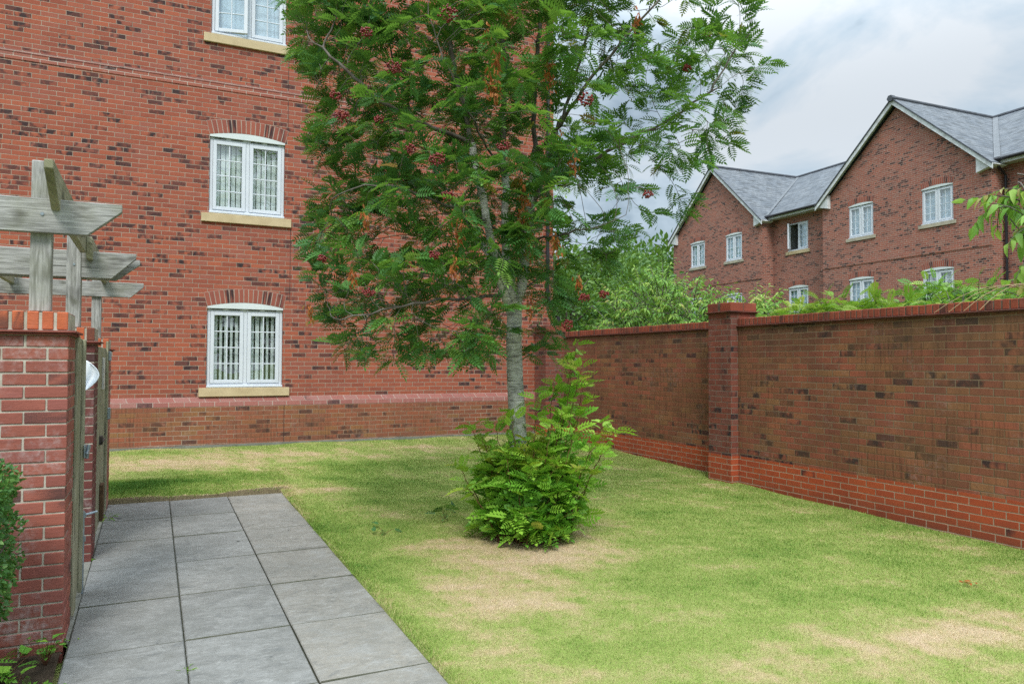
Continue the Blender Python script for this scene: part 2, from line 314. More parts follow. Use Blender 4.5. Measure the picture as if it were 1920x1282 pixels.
def mat_lawn(name, blade):
    g = newmat(name)
    a = g.n('ShaderNodeAttribute', attribute_name='tint').outputs['Fac']     # dryness
    p = g.n('ShaderNodeNewGeometry').outputs['Position']
    n1 = g.noise(p, 7.0, 4.0, 0.7); n2 = g.noise(p, 130.0, 2.0, 0.6)
    n0 = g.noise(p, 34.0, 3.0, 0.7)
    t = g.m('ADD', g.m('MINIMUM', a, 1.0), g.m('ADD', g.m('MULTIPLY', g.m('SUBTRACT', n1, 0.5), 0.38), g.m('MULTIPLY', g.m('SUBTRACT', n0, 0.5), 0.34)))
    cr = g.n('ShaderNodeValToRGB', {0: t}); el = cr.color_ramp.elements
    el[0].position = 0.0; el[0].color = (0.075, 0.190, 0.026, 1)
    el[1].position = 1.0; el[1].color = (0.66, 0.50, 0.335, 1)
    for pos, col in ((0.22, (0.180, 0.310, 0.048)), (0.45, (0.305, 0.405, 0.095)), (0.72, (0.53, 0.45, 0.225))): q = el.new(pos); q.color = (*col, 1)
    c = cr.outputs[0]
    c = g.mix(g.rng(g.m('ADD', a, g.m('MULTIPLY', g.noise(p, 22.0, 4.0, 0.7), 0.8)), 1.55, 1.85), c, g.mix(g.rng(n2, .4, .6), (0.085, 0.062, 0.042), (0.20, 0.16, 0.11)))
    if not blade:
        c = g.mix(g.rng(n2, 0.4, 0.65, 0.15, 0.7), c, (0.17, 0.145, 0.065))
        return g.done(g.principled(c, 0.95, g.bump(n2, 0.8, 0.02), 0.1))
    sh = g.principled(c, 0.6, None, 0.25)
    tr = g.n('ShaderNodeBsdfTranslucent', {0: c}).outputs[0]
    return g.done(g.n('ShaderNodeMixShader', {0: 0.3, 1: sh, 2: tr}).outputs[0])
M['lawn'] = mat_lawn('lawn_turf', False); M['blade'] = mat_lawn('grass_blade', True)

def mat_slate():
    g = newmat('grey_roof_slate')
    uv = g.n('ShaderNodeUVMap').outputs[0]
    s = g.n('ShaderNodeSeparateXYZ', {0: uv}); u, v = s.outputs[0], s.outputs[1]
    vr = g.m('DIVIDE', v, 0.21); row = g.m('FLOOR', vr); fv = g.m('SUBTRACT', vr, row)
    ur = g.m('ADD', g.m('DIVIDE', u, 0.30), g.m('MULTIPLY', g.m('MODULO', g.m('ABSOLUTE', row), 2.0), 0.5)); col = g.m('FLOOR', ur); fu = g.m('SUBTRACT', ur, col)
    w = g.n('ShaderNodeTexWhiteNoise', {'Vector': g.n('ShaderNodeCombineXYZ', {0: col, 1: row, 2: 4.0}).outputs[0]}, noise_dimensions='3D')
    sc = g.n('ShaderNodeSeparateColor', {0: w.outputs[1]})
    c = g.mix(sc.outputs[0], (0.066, 0.080, 0.098), (0.125, 0.143, 0.165))
    li = g.noise(uv, 1.1, 5.0, 0.65)
    c = g.mix(g.rng(li, 0.42, 0.66, 0.0, 0.6), c, (0.19, 0.205, 0.22))
    mo = g.noise(g.mapping(uv, (1.5, 5.0, 1)), 1.2, 5.0, 0.7)
    c = g.mix(g.rng(mo, 0.50, 0.62, 0.0, 0.85), c, (0.035, 0.04, 0.042))
    edge = g.m('MINIMUM', g.rng(fv, 0.0, 0.16), g.rng(g.m('MINIMUM', fu, g.m('SUBTRACT', 1.0, fu)), 0.0, 0.035))
    c = g.mix(edge, (0.05, 0.055, 0.06), c)
    h = g.m('ADD', g.m('MULTIPLY', fv, -1.0), g.m('MULTIPLY', sc.outputs[1], 0.5)); h = g.m('ADD', h, g.m('MULTIPLY', edge, 0.5))
    return g.done(g.principled(c, 0.62, g.bump(h, 0.6, 0.02), 0.35))
M['slate'] = mat_slate()

def mat_bark():
    g = newmat('silvery_rowan_bark')
    o = g.n('ShaderNodeTexCoord').outputs['Object']
    lent = g.noise(g.mapping(o, (9, 9, 75)), 1.0, 4.0, 0.6, 0.4)
    pt = g.noise(o, 5.0, 5.0, 0.65)
    c = g.mix(g.rng(lent, 0.40, 0.62), (0.56, 0.555, 0.52), (0.16, 0.155, 0.14))
    c = g.mix(g.rng(pt, 0.42, 0.62, 0.0, 0.6), c, (0.66, 0.66, 0.63))
    c = g.mix(g.rng(g.noise(o, 2.0, 4.0, 0.6), 0.5, 0.68, 0.0, 0.5), c, (0.10, 0.105, 0.065))
    return g.done(g.principled(c, 0.85, g.bump(g.m('ADD', lent, pt), 0.6, 0.012), 0.2))
M['bark'] = mat_bark()
M['twig'] = mat_plain('dark_twig_bark', (0.075, 0.060, 0.048), (0.17, 0.155, 0.135), 0.85, 12.0)
M['redtwig'] = mat_plain('reddish_shoot', (0.15, 0.05, 0.03), (0.10, 0.08, 0.03), 0.8, 12.0)
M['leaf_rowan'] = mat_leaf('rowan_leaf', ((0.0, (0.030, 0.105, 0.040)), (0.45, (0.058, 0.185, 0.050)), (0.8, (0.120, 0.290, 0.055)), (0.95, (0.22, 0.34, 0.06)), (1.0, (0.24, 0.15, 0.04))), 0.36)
M['leaf_shoot'] = mat_leaf('shoot_leaf', ((0.0, (0.055, 0.20, 0.028)), (0.5, (0.175, 0.43, 0.045)), (0.9, (0.36, 0.58, 0.065)), (1.0, (0.36, 0.36, 0.05))), 0.35)
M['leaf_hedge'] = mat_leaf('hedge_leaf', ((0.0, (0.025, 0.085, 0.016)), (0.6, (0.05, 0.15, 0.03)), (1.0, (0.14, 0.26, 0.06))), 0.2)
M['leaf_cherry'] = mat_leaf('drooping_leaf', ((0.0, (0.070, 0.20, 0.034)), (0.5, (0.18, 0.38, 0.060)), (0.92, (0.38, 0.54, 0.10)), (1.0, (0.42, 0.38, 0.12))), 0.4)
M['leaf_fern'] = mat_leaf('fern_leaf', ((0.0, (0.09, 0.22, 0.025)), (0.5, (0.17, 0.34, 0.035)), (1.0, (0.32, 0.40, 0.06))), 0.4)
M['leaf_dark'] = mat_leaf('dark_tree_leaf', ((0.0, (0.030, 0.095, 0.022)), (0.6, (0.070, 0.180, 0.034)), (1.0, (0.16, 0.29, 0.055))), 0.28)
M['leaf_far'] = mat_leaf('far_tree_leaf', ((0.0, (0.025, 0.075, 0.020)), (0.6, (0.055, 0.140, 0.032)), (1.0, (0.13, 0.23, 0.050))), 0.25)
M['leaf_brown'] = mat_leaf('dead_leaf', ((0.0, (0.26, 0.075, 0.02)), (0.6, (0.40, 0.125, 0.028)), (1.0, (0.30, 0.16, 0.06))), 0.25, 0.8, (0.4, 0.12, 0.02))
M['berry'] = mat_plain('dark_red_berry', (0.22, 0.018, 0.014), (0.12, 0.012, 0.012), 0.35, 30.0, 0.0, spec=0.5)
M['straw'] = mat_plain('dry_stalk', (0.40, 0.30, 0.17), (0.28, 0.22, 0.12), 0.85, 8.0)

# ------------------------------------------------------------------ mesh helpers
def tag(o, label=None, cat=None, group=None, kind=None):
    if label: o['label'] = label
    if cat: o['category'] = cat
    if group: o['group'] = group
    if kind: o['kind'] = kind
    return o
def empty(name, loc, label, cat, group=None, rz=0.0):
    o = bpy.data.objects.new(name, None); C.objects.link(o); o.location = loc; o.rotation_euler = (0, 0, rz); o.empty_display_size = 0.2
    return tag(o, label, cat, group)
def link(name, me, parent=None, local=False):
    o = bpy.data.objects.new(name, me); C.objects.link(o)
    if parent is not None:
        o.parent = parent
        if not local and parent.parent is None: o.location = -parent.location     # data stay in scene coordinates
    return o
class MB:
    def __init__(s): s.v = []; s.f = []; s.uv = []; s.t = []; s.mi = []
    def quad(s, pts, uv=None, tint=0.0, mi=0):
        i = len(s.v); pts = [Vector(p) for p in pts]; s.v += pts; s.f.append(list(range(i, i + len(pts)))); s.mi.append(mi)
        if uv is None:
            n = Vector((0, 0, 0))
            for k in range(len(pts)):
                a, b = pts[k], pts[(k + 1) % len(pts)]; n += a.cross(b)
            ax = max(range(3), key=lambda k: abs(n[k]))
            uv = [((p.y, p.z) if ax == 0 else (p.x, p.z) if ax == 1 else (p.x, p.y)) for p in pts]
        s.uv += uv; s.t += [tint] * len(pts)
    def box(s, x0, x1, y0, y1, z0, z1, tint=0.0, grain=None, mi=0, skip=''):
        P = lambda a, b, c: (x1 if a else x0, y1 if b else y0, z1 if c else z0)
        F = {'-y': [(0,0,0),(1,0,0),(1,0,1),(0,0,1)], '+y': [(1,1,0),(0,1,0),(0,1,1),(1,1,1)], '-x': [(0,1,0),(0,0,0),(0,0,1),(0,1,1)],
             '+x': [(1,0,0),(1,1,0),(1,1,1),(1,0,1)], '+z': [(0,0,1),(1,0,1),(1,1,1),(0,1,1)], '-z': [(0,1,0),(1,1,0),(1,0,0),(0,0,0)]}
        for k, q in F.items():
            if k in skip.split(): continue
            pts = [P(*c) for c in q]; uv = None
            if grain is not None:
                oth = [a for a in range(3) if a != grain]
                uv = [(p[grain] + x0 * 3.3, p[oth[0]] * 1.0 + p[oth[1]] * 1.31 + y0 * 2.1) for p in pts]
            s.quad(pts, uv, tint, mi)
    def extrude(s, poly, axis, a0, a1, grain=None, tint=0.0):
        """poly: 2-D outline (the other two axes in order), counter-clockwise seen from +axis"""
        def P(q, a):
            p = list(q); p.insert(axis, a); return tuple(p)
        flip = (axis == 1)
        A = [P(q, a0) for q in poly]; B = [P(q, a1) for q in poly]
        def uvs(pts):
            if grain is None: return None
            oth = [a for a in range(3) if a != grain]
            return [(p[grain] + a0 * 3.3, p[oth[0]] + p[oth[1]] * 1.31) for p in pts]
        fa = A[::-1] if not flip else A; fb = B if not flip else B[::-1]
        s.quad(fa, uvs(fa), tint); s.quad(fb, uvs(fb), tint)
        n = len(poly)
        for i in range(n):
            j = (i + 1) % n; q = [A[i], A[j], B[j], B[i]]
            if flip: q = q[::-1]
            s.quad(q, uvs(q), tint)
    def tube(s, pts, rad, n=8, tint=0.0, cap=True):
        pts = [Vector(p) for p in pts]; rings = []
        for i, p in enumerate(pts):
            d = (pts[min(i + 1, len(pts) - 1)] - pts[max(i - 1, 0)]).normalized()
            a = d.cross(Vector((0, 0, 1))) if abs(d.z) < 0.9 else d.cross(Vector((1, 0, 0))); a.normalize(); b = d.cross(a)
            r = rad[i] if isinstance(rad, (list, tuple)) else rad
            rings.append([p + (a * math.cos(2 * math.pi * k / n) + b * math.sin(2 * math.pi * k / n)) * r for k in range(n)])
        for i in range(len(rings) - 1):
            for k in range(n):
                k2 = (k + 1) % n
                s.quad([rings[i][k], rings[i][k2], rings[i + 1][k2], rings[i + 1][k]], None, tint)
        if cap: s.quad(rings[0][::-1], None, tint); s.quad(rings[-1], None, tint)
    def build(s, name, mat, parent=None, local=False, bevel=0.0, smooth=False, weld=False, segs=1):
        me = bpy.data.meshes.new(name); me.from_pydata([tuple(v) for v in s.v], [], s.f)
        u = me.uv_layers.new(name='UVMap'); fl = np.array(s.uv, dtype=np.float32).ravel(); 
        u.data.foreach_set('uv', fl)
        at = me.attributes.new('tint', 'FLOAT', 'POINT'); at.data.foreach_set('value', np.array(s.t, dtype=np.float32))
        for m_ in (mat if isinstance(mat, (list, tuple)) else [mat]): me.materials.append(m_)
        me.polygons.foreach_set('material_index', s.mi)
        if bevel or weld or smooth:
            bm = bmesh.new(); bm.from_mesh(me); bmesh.ops.remove_doubles(bm, verts=bm.verts, dist=1e-5)
            bmesh.ops.recalc_face_normals(bm, faces=bm.faces); bm.to_mesh(me); bm.free()
        if smooth: me.polygons.foreach_set('use_smooth', [True] * len(me.polygons))
        me.update()
        o = link(name, me, parent, local)
        if bevel:
            b = o.modifiers.new('bevel', 'BEVEL'); b.width = bevel; b.segments = segs; b.limit_method = 'ANGLE'; b.angle_limit = R_(40)
        return o
def arrays_mesh(name, V, F, mat, parent=None, tint=None, local=False, smooth=False):
    """V (n,3), F (m,k) same-size polygons"""
    V = np.asarray(V, np.float32); F = np.asarray(F, np.int32); me = bpy.data.meshes.new(name); k = F.shape[1]
    me.vertices.add(len(V)); me.vertices.foreach_set('co', V.ravel())
    me.loops.add(F.size); me.loops.foreach_set('vertex_index', F.ravel())
    me.polygons.add(len(F)); me.polygons.foreach_set('loop_start', np.arange(0, F.size, k, dtype=np.int32))
    if tint is not None:
        at = me.attributes.new('tint', 'FLOAT', 'POINT'); at.data.foreach_set('value', np.asarray(tint, np.float32))
    me.materials.append(mat); me.update(calc_edges=True)
    if smooth: me.polygons.foreach_set('use_smooth', np.ones(len(F), bool))
    return link(name, me, parent, local)

# ------------------------------------------------------------------ ground levels (relative to the eye)
def lawn_z(x, y):
    y = np.asarray(y, float); x = np.asarray(x, float)
    z = np.interp(y, [-6, 0, 4.0, 7.7, 9.6, 11.0, 13.3], [-1.72, -1.705, -1.680, -1.595, -1.570, -1.505, -1.395])
    return z + 0.008 * np.sin(x * 2.3 + y * 1.1) + 0.006 * np.sin(x * 5.1 - y * 3.7)
def path_z(y): return -1.70 + 0.0183 * (np.asarray(y, float) - 4.1)
PX0, PX1, PYE = -0.43, 1.45, 9.52
def smooth(a, b, x):
    t = np.clip((np.asarray(x, float) - a) / (b - a), 0, 1); return t * t * (3 - 2 * t)
def fbm(x, y, f, seed=0):
    r = np.random.default_rng(seed); o = np.zeros(np.broadcast(x, y).shape); amp = 1.0
    for k in range(5):
        a = r.uniform(0, 6.28, 6); th = r.uniform(0, 6.28, 6)
        for j in range(6): o = o + amp / 6 * np.sin(f * (x * np.cos(th[j]) + y * np.sin(th[j])) * r.uniform(.7, 1.3) + a[j])
        f *= 1.9; amp *= 0.62
    return o
def dryness(x, y):
    """0 lush green, 1 straw; the patches of this particular lawn"""
    d = 0.415 + 0.06 * fbm(x, y, 1.1, 3) + 0.09 * fbm(x, y, 4.5, 4) + 0.13 * fbm(x, y, 10, 14)
    # mowing stripes run away from the path towards the pier
    s = np.sin((x * 0.55 + y * 0.83) * 5.2); d = d + 0.06 * s
    def blob(cx, cy, rx, ry, a, rot=0.0):
        c, si = math.cos(rot), math.sin(rot); dx, dy = x - cx, y - cy
        return a * np.exp(-(((dx * c + dy * si) / rx) ** 2 + ((-dx * si + dy * c) / ry) ** 2))
    d = d + blob(2.35, 4.9, 0.45, 0.7, 0.36) + blob(3.0, 5.55, 0.7, 0.40, 0.30) + blob(2.6, 6.2, 0.5, 0.5, 0.12) + blob(4.5, 3.0, 0.9, 0.4, 0.42) + blob(3.2, 3.2, 0.6, 0.35, 0.22)
    d = d + blob(1.75, 4.2, 0.3, 1.0, 0.18) + blob(3.25, 6.05, 0.85, 0.62, 0.30) + blob(2.2, 12.0, 3.5, 0.7, 0.22) + blob(1.8, 9.2, 0.5, 1.0, 0.2) + blob(0.3, 11.6, 1.2, .6, .2)
    d = d - blob(2.55, 10.2, 0.45, 2.0, 0.15, -0.12) - blob(-0.05, 10.35, 0.7, 0.34, 0.6) - blob(1.62, 6.4, 0.18, 2.5, 0.15) - blob(5.3, 5.6, 1.1, 2.4, 0.08)
    k = smooth(.38, .75, d); d = d + (0.20 * fbm(x, y, 15, 31) + 0.12 * fbm(x, y, 34, 33)) * (.25 + k) + .02 * k
    return np.clip(d, 0.0, 1.0)
def bare(x, y):
    """scalped soil right at the path's far end"""
    w = 0.05 * fbm(x, y, 5.0, 8)
    return np.clip(1.25 * np.exp(-((y - (PYE + 0.05) + w) / 0.075) ** 2) * (0.75 + 0.35 * fbm(x, y, 3.0, 12)) * smooth(-0.6, -0.3, x) * (1 - smooth(1.35, 1.75, x)), 0, 1)

def tag_s(o): return tag(o, kind='structure')
# ground sheet to the horizon
g_ = MB(); g_.quad([(-400, -400, -1.86), (400, -400, -1.86), (400, 400, -1.86), (-400, 400, -1.86)])
gm = newmat('rough_ground'); gp = gm.n('ShaderNodeNewGeometry').outputs['Position']
gc = gm.mix(gm.rng(gm.noise(gp, 0.15, 5.0, 0.6), 0.35, 0.65), (0.075, 0.115, 0.03), (0.12, 0.14, 0.05))
gm.done(gm.principled(gc, 0.95, gm.bump(gm.noise(gp, 20.0, 4.0), 0.6, 0.05), 0.1))
tag_s(g_.build('ground', gm.mat))
# lawn
def make_lawn():
    xs = np.concatenate([np.arange(-9, -0.6, 0.3), np.arange(-0.6, 7.45, 0.04)]); ys = np.concatenate([np.arange(-6, 2, .1), np.arange(2, 13.3, 0.045)])
    X, Y = np.meshgrid(xs, ys); Z = lawn_z(X, Y)
    ins = smooth(PX0 - 0.42, PX0 - 0.36, X) * (1 - smooth(PX1 - 0.04, PX1 + 0.03, X + 0.015 * fbm(X, Y, 6, 5))) * (1 - smooth(PYE - 0.02, PYE + 0.05, Y))
    Z = Z * (1 - ins) + (path_z(Y) - 0.10) * ins
    left = (1 - smooth(-0.72, -0.62, X)) * (1 - smooth(9.3, 9.6, Y)); Z = Z - 0.12 * left
    V = np.stack([X, Y, Z], -1).reshape(-1, 3); nx = len(xs); ny = len(ys)
    i = np.arange(nx * ny).reshape(ny, nx); F = np.stack([i[:-1, :-1], i[:-1, 1:], i[1:, 1:], i[1:, :-1]], -1).reshape(-1, 4)
    d = dryness(X, Y)
    d = np.where(bare(X, Y) > 0.3, 1.0 + bare(X, Y), d)
    return arrays_mesh('lawn', V, F, M['lawn'], tint=d.ravel(), smooth=True)
tag_s(make_lawn())
def make_soil():
    b = MB(); rs = np.random.default_rng(3)
    xs = np.arange(-4.0, PX0 + 0.001, 0.06); ys = np.arange(1.5, 5.3, 0.06)
    Z = lambda x, y: float(path_z(y)) + 0.0 - 0.035 + 0.02 * float(fbm(np.array(x), np.array(y), 7, 2))
    zz = [[Z(x, y) for x in xs] for y in ys]
    for j in range(len(ys) - 1):
        for i in range(len(xs) - 1):
            b.quad([(xs[i], ys[j], zz[j][i]), (xs[i + 1], ys[j], zz[j][i + 1]), (xs[i + 1], ys[j + 1], zz[j + 1][i + 1]), (xs[i], ys[j + 1], zz[j + 1][i])])
    tag_s(b.build('soil', M['soil'], smooth=True))
make_soil()
# paving: three columns of 0.9 x 0.62 slabs
def make_path():
    b = MB(); rs = random.Random(4)
    cols = [(-0.425, 0.197), (0.203, 0.823), (0.829, 1.448)]
    rows = [-2.25 + 0.9 * k for k in range(14)]
    for ci, (xa, xb) in enumerate(cols):
        for y0 in rows:
            ya, yb = y0 + 0.005, y0 + 0.9 - 0.005
            if ya > PYE - 0.1: continue
            yb = min(yb, PYE - (0.02 if ci == 2 else 0.0))
            dz = rs.uniform(-0.003, 0.003); tl = [rs.uniform(-0.003, 0.003) for _ in range(4)]
            t = (0.5 + 0.5 * rs.random()) if ci == 2 else 0.49 * rs.random()
            zz = [float(path_z(y)) + dz + q for y, q in zip((ya, ya, yb, yb), tl)]
            n = 0.012
            x0, x1 = xa + rs.uniform(0, .002), xb - rs.uniform(0, .002)
            top = [(x0, ya, zz[0]), (x1, ya, zz[1]), (x1, yb, zz[2]), (x0, yb, zz[3])]
            inn = [(x0 + .006, ya + .002 + rs.uniform(0, .003), zz[0]), (x1 - .006, ya + .002 + rs.uniform(0, .003), zz[1]), (x1 - .006, yb - .002 - rs.uniform(0, .003), zz[2]), (x0 + .006, yb - .002 - rs.uniform(0, .003), zz[3])]
            edge = [(p[0], p[1], p[2] - 0.007) for p in top]; bot = [(p[0], p[1], p[2] - 0.045) for p in top]
            b.quad(inn, None, t)
            for k in range(4):
                j = (k + 1) % 4
                b.quad([edge[k], edge[j], inn[j], inn[k]], None, t, 1 if k % 2 == 0 else 0); b.quad([bot[k], bot[j], edge[j], edge[k]], None, t, 1)  # slab edges along cross joints painted dark, as if shaded, to deepen the joint lines
    b.quad([(-.43, -2.3, float(path_z(-2.3)) - .022), (1.452, -2.3, float(path_z(-2.3)) - .022), (1.452, PYE, float(path_z(PYE)) - .022), (-.43, PYE, float(path_z(PYE)) - .022)], None, 0.0, 1)
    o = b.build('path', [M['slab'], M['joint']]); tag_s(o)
    e = MB()
    e.quad([(-0.60, 5.2, float(path_z(5.2)) - 0.012), (-0.43, 5.2, float(path_z(5.2)) - 0.012), (-0.43, 9.6, float(path_z(9.6)) - 0.012), (-0.60, 9.6, float(path_z(9.6)) - 0.012)])
    e.quad([(-0.43, 5.2, float(path_z(5.2)) - 0.012), (-0.43, 5.2, -1.9), (-0.43, 9.6, -1.9), (-0.43, 9.6, float(path_z(9.6)) - 0.012)])
    tag_s(e.build('path_edging', M['concrete']))
    y = MB(); y.quad([(-6, 5.3, -1.70), (-0.60, 5.3, -1.70), (-0.60, 9.7, -1.62), (-6, 9.7, -1.62)])
    tag_s(y.build('yard_paving', M['concrete']))
make_path()
# mown grass
def make_grass():
    rs = np.random.default_rng(5)
    def pts(n, x0, x1, y0, y1): return rs.uniform(x0, x1, n), rs.uniform(y0, y1, n)
    parts = [pts(120000, 1.4, 7.1, 2.2, 5.2), pts(105000, 1.4, 7.15, 5.2, 8.2), pts(70000, 1.4, 7.3, 8.2, 11), pts(48000, -0.6, 7.3, 10.6, 13.2), pts(30000, -0.6, 1.6, PYE, 10.8), pts(9000, 1.40, 1.56, 2.0, PYE)]
    x = np.concatenate([p[0] for p in parts]); y = np.concatenate([p[1] for p in parts])
    keep = ~((x < PX1 - 0.015 + 0.02 * fbm(x, y, 9, 5)) & (y < PYE + 0.005)) & (x < 7.27) & ~((x > 6.92) & (y < 8.2) & (x > 7.06 - 0.0)) & (bare(x, y) < rs.uniform(0.2, 0.8, len(x)))
    keep &= ~((x > 6.94) & (y > 7.68) & (y < 8.16))
    x = x[keep]; y = y[keep]; n = len(x)
    d = dryness(x, y); z = lawn_z(x, y) - 0.004
    dist = np.hypot(x, y)
    h = rs.uniform(0.010, 0.024, n) * (1.15 - 0.45 * d) * np.where(d < 0.08, 1.6, 1.0)
    edge = (x < PX1 + 0.07) & (y < PYE); h = np.where(edge, h * 1.35, h)
    wd = np.maximum(0.0016, dist * 0.00042) * rs.uniform(0.8, 1.4, n)
    a = rs.uniform(0, 2 * np.pi, n); ln = rs.uniform(0.2, 1.1, n) * h; la = rs.uniform(0, 2 * np.pi, n)
    sx, sy = np.cos(a) * wd, np.sin(a) * wd
    V = np.empty((n, 3, 3), np.float32)
    V[:, 0] = np.stack([x - sx, y - sy, z], -1); V[:, 1] = np.stack([x + sx, y + sy, z], -1)
    V[:, 2] = np.stack([x + np.cos(la) * ln, y + np.sin(la) * ln, z + h], -1)
    t = np.clip(d + rs.normal(0, 0.14, n), 0, 1)
    return arrays_mesh('grass', V.reshape(-1, 3), np.arange(n * 3).reshape(n, 3), M['blade'], tint=np.repeat(t, 3))
tag(make_grass(), 'mown lawn grass, green with straw coloured dry patches', 'grass', kind='stuff')

# ------------------------------------------------------------------ walls with openings
def arc_pts(xa, xb, zs, rise, n=12):
    if rise < 1e-4: return [(xa, zs), (xb, zs)]
    c = (xb - xa) / 2; r = (c * c + rise * rise) / (2 * rise); cx = (xa + xb) / 2; cz = zs + rise - r; th = math.asin(c / r)
    return [(cx + r * math.sin(-th + 2 * th * k / n), cz + r * math.cos(-th + 2 * th * k / n)) for k in range(n + 1)]
def wall_face(b, x0, x1, z0, z1, y, ops, reveal):
    """viewer at -y. ops: (xa, xb, za, zspring, rise)"""
    xs = sorted({x0, x1, *[o[0] for o in ops], *[o[1] for o in ops]}); zs = sorted({z0, z1, *[o[2] for o in ops], *[o[3] + o[4] for o in ops]})
    for i in range(len(xs) - 1):
        for j in range(len(zs) - 1):
            cx, cz = (xs[i] + xs[i + 1]) / 2, (zs[j] + zs[j + 1]) / 2
            if any(o[0] < cx < o[1] and o[2] < cz < o[3] + o[4] for o in ops): continue
            b.quad([(xs[i], y, zs[j]), (xs[i + 1], y, zs[j]), (xs[i + 1], y, zs[j + 1]), (xs[i], y, zs[j + 1])])
    for xa, xb, za, zsp, rise in ops:
        A = arc_pts(xa, xb, zsp, rise); zt = zsp + rise
        if rise > 1e-4:
            for (p, q) in zip(A[:-1], A[1:]):
                b.quad([(p[0], y, p[1]), (q[0], y, q[1]), (q[0], y, zt), (p[0], y, zt)])
        for (p, q) in zip(A[:-1], A[1:]): b.quad([(p[0], y, p[1]), (p[0], y + reveal, p[1]), (q[0], y + reveal, q[1]), (q[0], y, q[1])])
        b.quad([(xa, y, za), (xa, y + reveal, za), (xa, y + reveal, zsp), (xa, y, zsp)])
        b.quad([(xb, y + reveal, za), (xb, y, za), (xb, y, zsp), (xb, y + reveal, zsp)])
        b.quad([(xa, y, za), (xb, y, za), (xb, y + reveal, za), (xa, y + reveal, za)])
def brick_arch(b, xa, xb, zs, rise, y, depth=0.232, splay=0.03):
    A = arc_pts(xa, xb, zs, rise, 16); c = (xb - xa) / 2; r = (c * c + rise * rise) / (2 * rise); cx = (xa + xb) / 2; cz = zs + rise - r
    s = 0.0; k = (r + depth) / r
    O = [(cx + (p[0] - cx) * k, cz + (p[1] - cz) * k) for p in A]
    th0 = math.asin(c / r); L = 2 * th0 * (r + depth * 0.5); n = round(L / 0.076)
    us = [0.076 * n * i / 16 for i in range(17)]
    for i in range(16):
        b.quad([(A[i][0], y, A[i][1]), (A[i + 1][0], y, A[i + 1][1]), (O[i + 1][0], y, O[i + 1][1]), (O[i][0], y, O[i][1])],
               [(us[i], 0.002), (us[i + 1], 0.002), (us[i + 1], 0.234), (us[i], 0.234)])
    b.quad([(O[0][0], y, O[0][1]), (O[0][0], y + .004, O[0][1]), (A[0][0], y + .004, A[0][1]), (A[0][0], y, A[0][1])], [(0.02, .1)] * 4)
    for i in range(16): b.quad([(O[i][0], y, O[i][1]), (O[i + 1][0], y, O[i + 1][1]), (O[i + 1][0], y + .004, O[i + 1][1]), (O[i][0], y + .004, O[i][1])], [(us[i] + .03, .1)] * 4)

